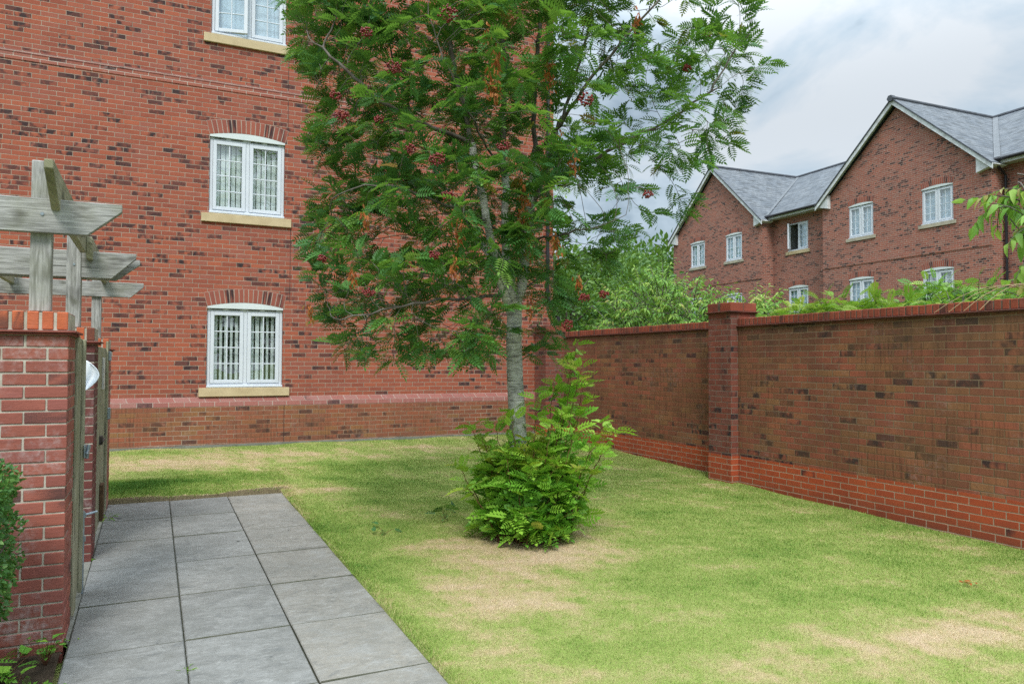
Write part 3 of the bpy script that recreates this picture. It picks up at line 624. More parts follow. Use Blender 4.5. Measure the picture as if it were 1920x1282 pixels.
def make_window(parent, xa, xb, zb, zs, rise, y, local=False, sill_m='stone', open_left=0.0, blind='slats', arch=True, sill_over=0.115, seed=0, label=None, sill_h=0.148):
    """xa..xb opening, zb sill level, zs spring, y = wall face. Frame sits y+0.045. Viewer at -y"""
    rs = random.Random(seed + 17)
    fy = y + 0.035
    w = MB(); f = 0.052
    zt = zs - 0.03 if arch else zs - 0.004
    xm = (xa + xb) / 2
    X0, X1, Z0, Z1 = xa + 0.003, xb - 0.003, zb + 0.004, zt
    w.box(X0, X0 + f, fy, fy + 0.07, Z0, Z1); w.box(X1 - f, X1, fy, fy + 0.07, Z0, Z1)
    w.box(X0 + f, X1 - f, fy + 0.001, fy + 0.07, Z1 - f, Z1); w.box(X0 + f, X1 - f, fy + 0.001, fy + 0.07, Z0, Z0 + f + 0.012)
    w.box(xm - 0.03, xm + 0.03, fy + 0.001, fy + 0.07, Z0 + f + 0.012, Z1 - f)
    w.box(X0 - 0.002, X1 + 0.002, y - 0.028, fy - 0.001, Z0 - 0.002, Z0 + 0.030)           # projecting frame nose
    win = w.build('window', M['upvc'], parent, local, bevel=0.005)
    if label: win['label'] = label
    def sub(mb, name, mat, bev=0.0): return mb.build(name, mat, win, True, bevel=bev)
    gz0, gz1 = Z0 + f + 0.014, Z1 - f - 0.002
    for side, (a, c) in enumerate(((X0 + f + 0.002, xm - 0.032), (xm + 0.032, X1 - f - 0.002))):
        cs = MB(); t = 0.058; ya, yb = fy - 0.012, fy + 0.045
        cs.box(a, a + t, ya, yb, gz0, gz1); cs.box(c - t, c, ya, yb, gz0, gz1)
        cs.box(a + t, c - t, ya + .001, yb, gz0, gz0 + t); cs.box(a + t, c - t, ya + .001, yb, gz1 - t, gz1)
        m_ = (a + c) / 2; gb = 0.0085
        cs.box(m_ - gb, m_ + gb, ya + 0.014, ya + 0.030, gz0 + t, gz1 - t)
        for k in (1, 2, 3):
            zz = gz0 + t + (gz1 - gz0 - 2 * t) * k / 4
            cs.box(a + t, m_ - gb, ya + 0.015, ya + 0.030, zz - gb, zz + gb); cs.box(m_ + gb, c - t, ya + 0.015, ya + 0.030, zz - gb, zz + gb)
        p = MB(); p.quad([(a + t - .004, ya + .031, gz0 + t - .004), (c - t + .004, ya + .031, gz0 + t - .004), (c - t + .004, ya + .031, gz1 - t + .004), (a + t - .004, ya + .031, gz1 - t + .004)])
        co = sub(cs, 'casement', M['upvc'], 0.004); po = sub(p, 'pane', M['glass'])
        if side == 0 and open_left:
            piv = Vector((a, ya, 0)); rot = Matrix.Translation(piv) @ Matrix.Rotation(-open_left, 4, 'Z') @ Matrix.Translation(-piv)
            for o in (co, po): o.data.transform(rot)
    if arch:
        A = arc_pts(xa + .002, xb - .002, zs, rise - .002, 12); b = MB(); zl = zs - 0.028
        poly = [(p[0], p[1]) for p in A[::-1]] + [(xa + .002, zl), (xb - .002, zl)]
        n = len(poly)
        F = [(q[0], y - 0.006, q[1]) for q in poly]; G = [(q[0], fy + 0.05, q[1]) for q in poly]
        b.quad(F[::-1] if False else F, None)
        for i in range(n): j = (i + 1) % n; b.quad([F[i], G[i], G[j], F[j]])
        sub(b, 'arch_panel', M['panel'])
        for q in (0.14, 0.36, 0.62, 0.84):
            v = MB(); v.box(xa + (xb - xa) * q - 0.10, xa + (xb - xa) * q + 0.085, fy - 0.006, fy - 0.0005, Z1 - 0.021, Z1 - 0.010); sub(v, 'trickle_vent', M['vent'])
        br = MB(); brick_arch(br, xa, xb, zs, rise, y - 0.004); sub(br, 'brick_arch', M['arch'])
    s = MB(); s.box(xa - sill_over, xb + sill_over, y - 0.042, y + 0.001, zb - sill_h, zb - 0.004); s.box(xa + .002, xb - .002, y + 0.001, y + 0.085, zb - sill_h, zb - 0.0045)
    sub(s, 'sill', M[sill_m], 0.006)
    d = MB(); bx = (xa + 0.03, xb - 0.03, fy + 0.10, fy + 0.9, zb - 0.05, zt + 0.05); x0, x1, y0, y1, z0, z1 = bx
    d.quad([(x0, y1, z0), (x1, y1, z0), (x1, y1, z1), (x0, y1, z1)]); d.quad([(x0, y0, z0), (x0, y1, z0), (x0, y1, z1), (x0, y0, z1)]); d.quad([(x1, y1, z0), (x1, y0, z0), (x1, y0, z1), (x1, y1, z1)])
    d.quad([(x0, y0, z1), (x0, y1, z1), (x1, y1, z1), (x1, y0, z1)]); d.quad([(x0, y0, z0), (x1, y0, z0), (x1, y1, z0), (x0, y1, z0)])
    sub(d, 'room', M['room'])
    if blind:
        s = MB(); x = xa + 0.06; yb_ = fy + 0.105
        if blind == 'slats':
            while x < xb - 0.07:
                an = rs.uniform(0.15, 0.45); wd = rs.uniform(0.020, 0.033); x += 0.083
                dx, dy = wd * math.cos(an), wd * math.sin(an)
                s.quad([(x - dx, yb_ - dy, zb + .03), (x + dx, yb_ + dy, zb + .03), (x + dx, yb_ + dy, zt), (x - dx, yb_ - dy, zt)])
            sub(s, 'vertical_blind', M['blind'])
        elif blind == 'closed':
            while x < xb - 0.05:
                an = rs.uniform(0.10, 0.3); wd = 0.036; x += 0.082
                dx, dy = wd * math.cos(an), wd * math.sin(an)
                s.quad([(x - dx, yb_ - dy, zb + .03), (x + dx, yb_ + dy, zb + .03), (x + dx, yb_ + dy, zt), (x - dx, yb_ - dy, zt)])
            sub(s, 'vertical_blind', M['blind'])
        elif blind in ('net', 'half'):
            n = 60; prev = None
            for k in range(30 if blind == 'half' else 0, n + 1):
                xx = xa + 0.04 + (xb - xa - 0.08) * k / n; yy = yb_ + 0.007 * math.sin(k * 1.3 + math.sin(k * .37) * 2)
                if prev: s.quad([(prev[0], prev[1], zb + .03), (xx, yy, zb + .03), (xx, yy, zt), (prev[0], prev[1], zt)])
                prev = (xx, yy)
            sub(s, 'net_curtain', M['curtain'])
    return win

# ------------------------------------------------------------------ main building
YF = 13.234; XC = 7.304
def main_building():
    root = empty('brick_building', (2.5, YF + 3, -1.62), 'large red brick block of flats with white windows stacked one above another behind the lawn', 'building')
    xa, xb = 0.800, 2.010
    wins = [(-0.437, 0.905, 'slats', 0.0), (2.452, 3.760, 'closed', 0.0), (5.448, 6.770, 'net', R_(13))]
    b = MB(); zt = 10.2
    ops = [(xa, xb, z0, z1, 0.075) for z0, z1, *_ in wins]
    wall_face(b, -12, XC, -0.60, zt, YF, ops, 0.09)
    b.quad([(XC, YF, -1.75), (XC, YF + 9, -1.75), (XC, YF + 9, zt), (XC, YF, zt)])
    b.quad([(-12, YF + 9, -1.75), (-12, YF, -1.75), (-12, YF, zt), (-12, YF + 9, zt)])
    b.quad([(XC, YF + 9, -1.75), (-12, YF + 9, -1.75), (-12, YF + 9, zt), (XC, YF + 9, zt)])
    b.build('wall', M['brick'], root)
    p = MB(); yp = YF - 0.055
    p.quad([(-12, yp, -1.8), (XC + .05, yp, -1.8), (XC + .05, yp, -0.745), (-12, yp, -0.745)])
    p.quad([(XC + .05, yp, -1.8), (XC + .05, YF + 8, -1.8), (XC + .05, YF + 8, -0.745), (XC + .05, yp, -0.745)])
    p.build('plinth', M['brick_plinth'], root)
    q = MB(); z0, z1, z2 = -0.745, -0.668, -0.592
    q.quad([(-12, yp - .003, z0), (XC + .05, yp - .003, z0), (XC + .05, yp + .012, z1), (-12, yp + .012, z1)], [(-12, 0.003), (XC, .003), (XC, .072), (-12, .072)])
    q.quad([(-12, yp + .012, z1), (XC + .04, yp + .012, z1), (XC + .0, YF - .0005, z2), (-12, YF - .0005, z2)], [(-12, 0.078), (XC, .078), (XC, .148), (-12, .148)])
    q.quad([(-12, yp, z0 - .001), (XC + .05, yp, z0 - .001), (XC + .05, yp - .003, z0), (-12, yp - .003, z0)], [(0, 0.03)] * 4)
    q.build('plinth_coping', M['brick_pink'], root)
    st = MB(); st.box(-12, XC + .02, YF - 0.009, YF + 0.001, 4.525, 4.675); st.build('string_course', M['brick_bloom'], root)
    s2 = MB(); s2.box(-12, XC + .02, YF - 0.016, YF - 0.009, 4.630, 4.672); s2.build('string_course_lip', M['brick_pink'], root)
    fo = MB(); fo.box(-12, XC + .1, YF - 0.10, YF - 0.05, -1.9, -1.368); fo.build('footing', M['concrete'], root)
    for x, za, zb_ in ((2.118, 1.02, 2.30), (2.036, -1.40, -0.597), (2.056, 3.9, 4.5), (2.056, 4.69, 5.29)): 
        j = MB(); yy = YF - (0.060 if zb_ < 0 else 0.0)
        j.quad([(x - .004, yy - .002, za), (x + .004, yy - .002, za), (x + .004, yy - .002 + (0.0 if zb_ > 0 else .0), zb_ - (0 if zb_ > 0 else .15)), (x - .004, yy - .002, zb_ - (0 if zb_ > 0 else .15))])
        j.build('movement_joint', M['seal'], root)
    lab = ['ground floor window with half open vertical blinds', 'middle floor window with drawn vertical blinds', 'top floor window with its left casement ajar']
    for k, (z0, z1, bl, op) in enumerate(wins):
        make_window(root, xa, xb, z0, z1, 0.075, YF, False, 'stone', op, bl, seed=k * 5, label=lab[k])
    d = MB(); r = 0.036
    d.tube([(XC - .16, YF - .06, 9.8), (XC - .16, YF - .06, 1.36), (XC - .13, YF - .07, 1.22), (XC + .03, YF - .10, 1.06), (XC + .08, YF - .08, 0.96), (XC + .08, YF - .07, -1.3)], r, 10)
    for z in (8, 6, 4, 2): d.tube([(XC - .16, YF - .06, z), (XC - .16, YF - .06, z + .07)], r * 1.3, 10)
    d.tube([(XC - .16, YF - .06, 1.36), (XC - .16, YF - .06, 1.45)], r * 1.3, 10); d.tube([(XC + .0, YF - .098, 1.085), (XC + .05, YF - .1, 1.035)], r * 1.35, 10)
    d.build('drainpipe', M['black_pipe'], root, smooth=False)
    rf = MB(); rf.extrude([(YF - .5, zt), (YF + 9.5, zt), (YF + 4.5, zt + 3.6)], 0, -12.4, XC + .4); rf.build('roof', M['slate'], root)
main_building()

# ------------------------------------------------------------------ boundary wall on the right
def soldier_row(b, axis, a0, a1, lo, hi, z0, z1, pitch=0.0755, seed=1, gap=0.010):
    rs = random.Random(seed); n = max(1, round((a1 - a0) / pitch)); p = (a1 - a0) / n
    for i in range(n):
        s0, s1 = a0 + i * p + gap / 2, a0 + (i + 1) * p - gap / 2
        j = rs.uniform(-.002, .002); k = rs.uniform(-.0025, .0025); t = rs.random()
        if axis == 1: b.box(lo + j, hi + j, s0, s1, z0, z1 + k, t)
        else: b.box(s0, s1, lo + j, hi + j, z0, z1 + k, t)
def boundary_wall():
    root = empty('boundary_wall', (7.1, 7.5, -1.6), 'weathered red brick garden wall with brick on edge coping and piers along the right of the lawn', 'wall')
    XN, XF = 7.075, 7.279; T = 0.22
    zb = -1.237
    for nm, X, y0, y1 in (('near', XN, -3.0, 7.70), ('far', XF, 8.12, 12.9)):
        p = MB(); p.box(X, X + T, y0, y1, zb, 0.478, skip='-z +z'); p.quad([(X, y0, .478), (X + T, y0, .478), (X + T, y1, .478), (X, y1, .478)])
        p.build('wall_panel', M['brick_wall'], root)
        q = MB(); q.box(X - 0.003, X + T + .003, y0, y1, -1.95, zb, skip='-z'); q.build('base_course', M['brick_base'], root)
        t = MB()
        t.box(X - 0.020, X + T + .02, y0, y1, 0.4785, 0.4905); t.box(X - 0.032, X + T + .032, y0, y1, 0.491, 0.503); t.build('tile_creasing', M['tile_dark'], root, bevel=0.003)
        c = MB(); soldier_row(c, 1, y0, y1, X - 0.006, X + T + .006, 0.505, 0.600, seed=3 if nm == 'near' else 5); c.build('coping', M['coping'], root, bevel=0.006)
        m_ = MB(); m_.box(X - .001, X + T + .001, y0, y1, 0.503, 0.592); m_.build('coping_mortar', M['mortar_dark'], root)
    def pier(x0, x1, y0, y1, zt, seed):
        p = MB(); p.box(x0, x1, y0, y1, zb, zt, skip='-z'); pr = p.build('pier', M['brick_pier'], root)
        def sub(mb, n, mat, bev=0.0): return mb.build(n, mat, pr, True, bevel=bev)
        q = MB(); q.box(x0 - .004, x1 + .004, y0 - .004, y1 + .004, -1.95, zb + .0005, skip='-z'); sub(q, 'base_course', M['brick_base'])
        t = MB(); t.box(x0 - .022, x1 + .022, y0 - .022, y1 + .022, zt + .0005, zt + .013); t.box(x0 - .040, x1 + .040, y0 - .040, y1 + .040, zt + .0135, zt + .026); sub(t, 'tile_creasing', M['tile_dark'], .003)
        c = MB(); n = 2
        soldier_row(c, 0, x0 - .012, x1 + .012, y0 - .012, y0 + .20, zt + .028, zt + .142, 0.2266, seed)
        soldier_row(c, 0, x0 - .012, x1 + .012, y1 - .20, y1 + .012, zt + .028, zt + .142, 0.0755, seed + 1)
        c.v = c.v; sub(c, 'pier_cap', M['coping'], .005)
        m_ = MB(); m_.box(x0 - .006, x1 + .006, y0 - .006, y1 + .006, zt + .026, zt + .134); sub(m_, 'cap_mortar', M['mortar_dark'])
    pier(6.950, 7.39, 7.690, 8.130, 0.672, 11)
    pier(6.86, 7.30, 12.72, 13.15, 0.575, 21)
boundary_wall()

# ------------------------------------------------------------------ gate pillars of real laid bricks
def gate_pillar(x1, y0, label, first, z_top=0.150, cap_m='cap_brick', brick_m='pillar_brick'):
    wdt = 0.44; x0 = x1 - wdt; y1 = y0 + wdt
    zg = float(path_z(y0)) - 0.05
    root = empty('gate_pillar', ((x0 + x1) / 2, (y0 + y1) / 2, zg), label, 'pillar', 'brick gate pillars under the pergola')
    rs = random.Random(int(y0 * 100)); L, Wd = 0.2145, 0.1015
    b = MB(); n = int(round((z_top - zg) / 0.075)); h0 = z_top - n * 0.075
    for k in range(-1, n):
        za, zb_ = h0 + k * 0.075 + 0.006, h0 + (k + 1) * 0.075 - 0.004
        lay = []
        if k % 2 == 0:   # front/back: two stretchers, sides: two headers-ish between
            lay = [(x0, x0 + L, y0, y0 + Wd), (x1 - L, x1, y0, y0 + Wd), (x0, x0 + L, y1 - Wd, y1), (x1 - L, x1, y1 - Wd, y1),
                   (x0, x0 + Wd, y0 + Wd + .0105, y1 - Wd - .0105), (x1 - Wd, x1, y0 + Wd + .0105, y1 - Wd - .0105)]
        else:
            lay = [(x0, x0 + Wd, y0, y0 + L), (x0, x0 + Wd, y1 - L, y1), (x1 - Wd, x1, y0, y0 + L), (x1 - Wd, x1, y1 - L, y1),
                   (x0 + Wd + .0105, x1 - Wd - .0105, y0, y0 + Wd), (x0 + Wd + .0105, x1 - Wd - .0105, y1 - Wd, y1)]
        for a, c, d, e in lay:
            j = lambda: rs.uniform(-.0018, .0018)
            b.box(a + j(), c + j(), d + j(), e + j(), za + j() * .6, zb_ + j() * .6, rs.random())
    b.build('bricks', M[brick_m], root, bevel=0.0045, segs=2)
    m_ = MB(); m_.box(x0 + .0055, x1 - .0055, y0 + .0055, y1 - .0055, zg - 0.15, z_top); m_.build('mortar', M['mortar'], root)
    t = MB(); t.box(x0 - .022, x1 + .022, y0 - .022, y1 + .022, z_top + .0005, z_top + .0125); t.box(x0 - .040, x1 + .040, y0 - .040, y1 + .040, z_top + .0150, z_top + .0265)
    t.box(x0 - .012, x1 + .012, y0 - .012, y1 + .012, z_top + .0125, z_top + .0150); t.build('tile_creasing', M['tile'], root, bevel=0.003)
    c = MB(); zc0, zc1 = z_top + .032, z_top + .032 + 0.107
    soldier_row(c, 0, x0 - .004, x1 + .004, y0 - .004, y0 + .21, zc0, zc1, 0.0752, int(y0 * 7), 0.017); soldier_row(c, 0, x0 - .004, x1 + .004, y1 - .205, y1 + .004, zc0, zc1, 0.0752, int(y0 * 9), 0.017)
    c.build('cap_bricks', M[cap_m], root, bevel=0.006, segs=2)
    mm = MB(); mm.box(x0 + .004, x1 - .004, y0 + .004, y1 - .004, z_top + .0265, zc1 - .006); mm.build('cap_mortar', M['mortar'], root)
gate_pillar(-0.452, 5.15, 'nearest brick gate pillar, red bricks with bright orange soldier cap, beside the clipped hedge', True)
gate_pillar(-0.432, 7.10, 'middle brick gate pillar with sooty face and white bloom, partly behind the near gate', False, 0.135, brick_m='pillar_brick_dark')
gate_pillar(-0.425, 9.20, 'farthest brick gate pillar, thin reddish edge behind the far gate', False, 0.100)

# ------------------------------------------------------------------ pergola
def pergola():
    root = empty('pergola', (-0.9, 7.3, 0.3), 'weathered grey timber pergola with angled rafter ends standing on the brick gate pillars', 'pergola')
    posts = [(-0.665, -0.555, 5.21, 5.31, 0.290, 1.195), (-0.655, -0.548, 7.155, 7.265, 0.275, 1.10), (-0.605, -0.512, 9.26, 9.35, 0.24, 1.05),
             (-2.25, -2.15, 5.21, 5.31, -1.72, 1.195), (-2.25, -2.15, 7.16, 7.26, -1.70, 1.10), (-2.25, -2.15, 9.26, 9.36, -1.68, 1.05)]
    for x0, x1, y0, y1, z0, z1 in posts:
        b = MB(); b.box(x0, x1, y0, y1, z0, z1, grain=2); b.build('post', M['wood'], root, bevel=0.006)
    def rafter(y0, y1, z0, z1, xr, xl=-2.6, cut=0.185, nose=0.045):
        b = MB(); b.extrude([(xl, z0), (xr - cut, z0), (xr, z1 - nose), (xr, z1), (xl, z1)], 1, y0, y1, grain=0); return b.build('rafter', M['wood'], root, bevel=0.004)
    rafter(5.155, 5.208, 0.755, 0.958, -0.182)
    rafter(7.165, 7.215, 0.695, 0.918, -0.140)
    rafter(7.268, 7.315, 0.690, 0.880, -0.110)
    rafter(9.23, 9.258, 0.695, 0.860, -0.100, cut=0.13)
    def beam(x0, x1, ya, yb, z0, z1, cut=0.36, nose=0.05, end=0.0):
        b = MB(); poly = [(ya, z1 - nose), (ya + cut, z0), (yb, z0), (yb, z1), (ya, z1)]
        b.extrude(poly, 0, x0, x1, grain=1); b.build('long_beam', M['wood_green'], root, bevel=0.004)
    beam(-0.554, -0.508, 4.78, 7.10, 0.892, 1.108)
    beam(-0.507, -0.462, 7.02, 9.75, 0.842, 1.02, cut=0.05)
    beam(-1.40, -1.355, 4.80, 7.13, 0.892, 1.108); beam(-1.355, -1.31, 7.02, 9.75, 0.800, 0.99, cut=0.05)
    beam(-2.149, -2.105, 4.80, 9.75, 0.88, 1.10)
    for y, z, x in ((5.155, 0.865, -0.600), (7.155, 0.80, -0.60)):
        b = MB(); b.tube([(x, y - .006, z), (x, y + .01, z)], [.009, .014], 10); b.build('bolt', M['steel'], root)
pergola()

# ------------------------------------------------------------------ gates, bolts and the white plastic
def gates():
    zg = lambda y: float(path_z(y)) - .012
    r1 = empty('wooden_gate', (-0.47, 5.9, zg(5.9)), 'near greyish wooden gate leaf with galvanised drop bolt beside the nearest brick pillar', 'gate')
    y0, y1 = 5.605, 6.18; xf = -0.452
    b = MB(); k = 0; y = y0
    while y < y1 - .02:
        w = min(0.096, y1 - y); b.box(xf - 0.022, xf - .0005, y, y + w - 0.005, zg(y) + 0.05, 0.155, grain=2); y += 0.096; k += 1
    b.build('boards', M['wood_green'], r1, bevel=0.003)
    s = MB(); s.box(xf, xf + .022, y1 - .07, y1 + .002, zg(y1) + .035, 0.150, grain=2); s.box(xf, xf + .016, y0 + .004, y0 + .16, zg(y0) + .035, 0.165, grain=2); s.build('stile', M['wood_green'], r1, bevel=0.003)
    for z in (-1.45, -0.75, 0.0): br = MB(); br.box(xf - .065, xf - .0225, y0, y1, z - .045, z + .045, grain=1); br.build('brace', M['wood_green'], r1)
    l = MB(); l.box(xf + .0225, xf + .034, y1 - .09, y1 + .0, -0.69, -0.60); l.tube([(xf + .045, y1 - .10, -0.66), (xf + .05, y1 + .06, -0.62)], .011, 8); l.tube([(xf + .04, y1 - .04, -0.70), (xf + .05, y1 - .03, -0.60)], .012, 8)
    l.build('latch', M['steel'], r1, bevel=0.003)
    d = MB(); yb = y1 + .016; xb_ = xf + .022
    d.tube([(xb_, yb, zg(yb) + .005), (xb_, yb, -1.08)], .0085, 8); d.tube([(xb_, yb, -1.11), (xb_ + .085, yb + .03, -1.095)], .0085, 8)
    for z in (-1.28, -1.11): d.box(xb_ - .02, xb_ + .016, yb - .013, yb + .013, z - .018, z + .018)
    d.build('drop_bolt', M['steel'], r1)
    # second gate
    r2 = empty('wooden_gate', (-0.45, 8.4, zg(8.4)), 'far mossy green wooden gate leaf with a pale plate, closed against the last pillar', 'gate')
    y0, y1 = 7.56, 9.05; xf = -0.445
    b = MB(); y = y0
    while y < y1 - .02:
        w = min(0.112, y1 - y); b.box(xf - 0.022, xf, y, y + w - 0.006, zg(y) + 0.06, 0.13, grain=2); y += 0.112
    b.build('boards', M['wood_green'], r2, bevel=0.003)
    s = MB(); s.box(xf + .0005, xf + .022, y1 - .10, y1 + .1, zg(y1) + .03, 0.205, grain=2); s.build('stile', M['wood_green'], r2, bevel=0.003)
    p = MB(); p.box(xf + .0005, xf + .02, 8.35, 8.50, -0.28, 0.03); p.build('plate', M['plate'], r2, bevel=0.003)
    l = MB(); l.box(xf + .0005, xf + .03, 8.1, 8.22, -0.80, -0.72); l.tube([(xf + .03, 8.05, -.76), (xf + .035, 8.3, -.76)], .012, 8); l.build('latch', M['iron'], r2, bevel=.003)
    for z0, z1 in ((0.0, 0.10), (-0.62, -0.50)): h = MB(); h.box(xf + .0225, xf + .05, y1 - .05, y1 + .05, z0, z1); h.build('hinge', M['steel'], r2, bevel=.003)
    k = MB(); k.box(xf + .0005, xf + .035, 8.25, 8.42, -1.55, -1.20); k.build('bottom_plate', M['rust'], r2, bevel=.003)
    # plastic sheet hooked over the near gate's edge
    b = MB(); n = 14; m = 12; yb = 6.30
    grid = []
    for i in range(m + 1):
        v = i / m; z = 0.02 - 0.275 * v; wd = 0.118 * math.sin(math.pi * min(1, (0.13 + v * 0.85))) ** 0.8 * (1 - 0.25 * max(0, v - .45)) ; row = []
        for j in range(n + 1):
            u = j / n; row.append((xf - 0.03 + wd * u * 1.05 - .0, yb + 0.05 * math.sin(u * 2.4 + v) + .012 * math.sin(u * 9 + v * 5), z - 0.035 * u * (1 - v) + 0.02 * u * v))
        grid.append(row)
    for i in range(m):
        for j in range(n): b.quad([grid[i + 1][j], grid[i + 1][j + 1], grid[i][j + 1], grid[i][j]])
    o = b.build('plastic_sheet', M['plastic'], smooth=True); so = o.modifiers.new('solid', 'SOLIDIFY'); so.thickness = 0.004
    tag(o, 'white plastic sheet sticking out behind the near wooden gate', 'plastic')
gates()

# ------------------------------------------------------------------ house beyond the wall
def house():
    a = R_(-2.622); D = 24.101; phi = a - math.pi / 2
    n = Vector((math.cos(a), math.sin(a), 0)); org = n * D
    root = empty('brick_house', (org.x, org.y, 0), 'red brick house with two pointed gables and grey slate roof beyond the garden wall', 'house', rz=phi)
    LX = lambda u: -u
    EV, RZ, S0 = 6.38, 9.93, 0.88
    gabs = [(19.83, 3.59), (30.47, 3.47)]          # centre u, half width
    ym = 0.62                                        # recessed wall behind the gable faces
    zb = -1.75; reveal = 0.09
    wins_up = (4.985, 6.27); wins_lo = (2.06, 3.345)
    def ops_for(us): return [(LX(u1), LX(u0), z0, z1, 0.065) for (u0, u1) in us for (z0, z1) in (wins_up, wins_lo)]
    gw = [[(17.60, 18.82), (20.90, 22.08)], [(28.40, 29.60), (31.22, 32.42)]]
    lb = MB()
    for gi, (uc, hw) in enumerate(gabs):
        b = lb; x0, x1 = LX(uc + hw), LX(uc - hw); ops = ops_for(gw[gi])
        wall_face(b, x0, x1, zb, EV + .2, 0.0, ops, reveal)
        apex = 9.62
        b.quad([(x0, 0, EV + .2), (x1, 0, EV + .2), (LX(uc), 0, apex)])
        for x, s in ((x0, 1), (x1, -1)):
            q = [(x, 0, zb), (x, 0, EV + .2), (x, ym + 9.5, EV + .2), (x, ym + 9.5, zb)]
            b.quad(q if s < 0 else q[::-1])
    # recessed stretches: between the gables and to the right, and left
    (c1, h1), (c2, h2) = gabs
    mid_ops = [(LX(26.05), LX(24.85), 5.04, 6.30, 0.0), (LX(26.05), LX(24.85), 2.12, 3.40, 0.085)]
    wall_face(lb, LX(c2 - h2), LX(c1 + h1), zb, 6.72, ym, mid_ops, reveal)
    wall_face(lb, LX(c1 - h1), LX(6.0), zb, 6.72, ym, [], reveal)
    wall_face(lb, LX(44.0), LX(c2 + h2), zb, 6.72, ym, [], reveal) if False else None
    lb.quad([(LX(c2 + h2), ym + 9.5, zb), (LX(6.0), ym + 9.5, zb), (LX(6.0), ym + 9.5, 6.6), (LX(c2 + h2), ym + 9.5, 6.6)][::-1])
    lb.build('wall', M['brick_house'], root, True)
    sc = MB()
    for uc, hw in gabs: sc.box(LX(uc + hw), LX(uc - hw), -0.022, 0.001, 3.92, 4.05)
    sc.build('string_course', M['brick_house'], root, True)
    k = 0
    for gi in (0, 1):
        for (u0, u1) in gw[gi]:
            for lev, (z0, z1) in enumerate((wins_up, wins_lo)):
                make_window(root, LX(u1), LX(u0), z0, z1, 0.065, 0.0, True, 'stone_grey', 0, ('net' if lev == 0 or gi else ('slats' if k == 1 else 'net')), seed=100 + k, sill_h=0.13); k += 1
    make_window(root, LX(26.05), LX(24.85), 5.04, 6.30, 0.0, ym, True, 'stone', R_(52), 'half', arch=False, seed=140, label='white window with its left casement swung open')
    make_window(root, LX(26.05), LX(24.85), 2.12, 3.40, 0.085, ym, True, 'stone', 0, 'net', seed=141)
    # roofs
    RY = 5.45                                         # depth of the main ridge behind the gable faces
    rf = MB(); ridge = MB()
    oh = 0.24; tipd = 0.42                            # verge overhang in front of the gable, eaves drop
    me_y, me_z = ym - 0.42, 6.80                      # main eaves
    sl = (RZ - me_z) / (RY - me_y)
    def slab(pts, uv):
        rf.quad(pts, uv); 
    for uc, hw in gabs:
        xc = LX(uc); s = (RZ - 6.60) / (hw + 0.19); xe = hw + 0.19
        for sd in (-1, 1):
            bb = MB(); lead = MB()
            # gable slope meets the main slope along a valley: at height z main slope y = me_y+(z-me_z)/sl
            zl = 6.60; zv = max(zl, me_z)
            tv = (RZ - zv) / s
            e0 = (xc + sd * xe, -oh, zl); r0 = (xc, -oh, RZ); r1 = (xc, RY, RZ); v1 = (xc + sd * tv, me_y, zv); e1 = (xc + sd * xe, me_y - .0, zl)
            pts = [e0, e1, v1, r1, r0] if sd > 0 else [r0, r1, v1, e1, e0]
            L = math.hypot(1, s)
            slab(pts, [(p[1], -abs(p[0] - xc) * L) for p in pts])
            # underside + bargeboard
            th = 0.05; w = 0.17
            q = [(xc + sd * xe, -oh + .002, zl - .02), (xc, -oh + .002, RZ - .02), (xc, -oh + .002, RZ - .02 - w * L), (xc + sd * xe, -oh + .002, zl - .02 - w * L * .9)]
            qb = [(p[0], p[1] + .035, p[2]) for p in q]
            bb.quad(q if sd < 0 else q[::-1]); bb.quad(qb[::-1] if sd < 0 else qb)
            for i in range(4): j2 = (i + 1) % 4; bb.quad([q[i], qb[i], qb[j2], q[j2]])
            # soffit between bargeboard and wall
            so = [(xc + sd * xe, -oh, zl - .06), (xc, -oh, RZ - .06), (xc, 0.02, RZ - .06), (xc + sd * xe, 0.02, zl - .06)]
            bb.quad(so if sd > 0 else so[::-1])
            # dark slate verge edge
            ve = [(xc + sd * xe, -oh - .03, zl + .0), (xc, -oh - .03, RZ + .0), (xc, -oh - .03, RZ - .055), (xc + sd * xe, -oh - .03, zl - .055)]
            vb = [(p[0], -oh + .001, p[2]) for p in ve]
            ridge.quad(ve if sd < 0 else ve[::-1])
            for i in range(4): j2 = (i + 1) % 4; ridge.quad([ve[i], vb[i], vb[j2], ve[j2]])
            # box end at the eaves
            xo = xc + sd * (hw - .42); xi = xc + sd * (xe + .02); top_i = zl + .0 ; zt_o = RZ - s * (hw - .42) - .22
            bx = [(xo, -0.16, EV), (xi, -0.16, EV + .16), (xi, -0.16, zl - .03), (xo, -0.16, zt_o)]
            bk = [(p[0], 0.45, p[2]) for p in bx]
            bb.quad(bx if sd > 0 else bx[::-1])
            for i in range(4): j2 = (i + 1) % 4; bb.quad([bx[i], bk[i], bk[j2], bx[j2]])
            # lead valley
            d = 0.11
            lead.quad([(v1[0] - sd * .0, v1[1] - .02, v1[2] + .03), (v1[0] + sd * d * 2, v1[1] - .02, v1[2] + .035), (r1[0] + sd * d * 2, r1[1] - .02, r1[2] + .03 - .03), (r1[0], r1[1] - .02, r1[2] + .02)])
            bb.build('bargeboard', M['white_paint'], root, True); lead.build('valley_flashing', M['lead'], root, True)
        ridge.tube([(xc, -oh - .03, RZ + .0), (xc, RY, RZ + .0)], .085, 8)
        ridge.tube([(xc, -oh - .10, RZ - .03), (xc, -oh + .1, RZ - .03)], .13, 6)
    # main front slope pieces
    tvs = {}
    def valley_x(uc, hw, sd):
        s = (RZ - 6.60) / (hw + 0.19); return LX(uc) + sd * (RZ - me_z) / s
    L = math.hypot(1, sl)
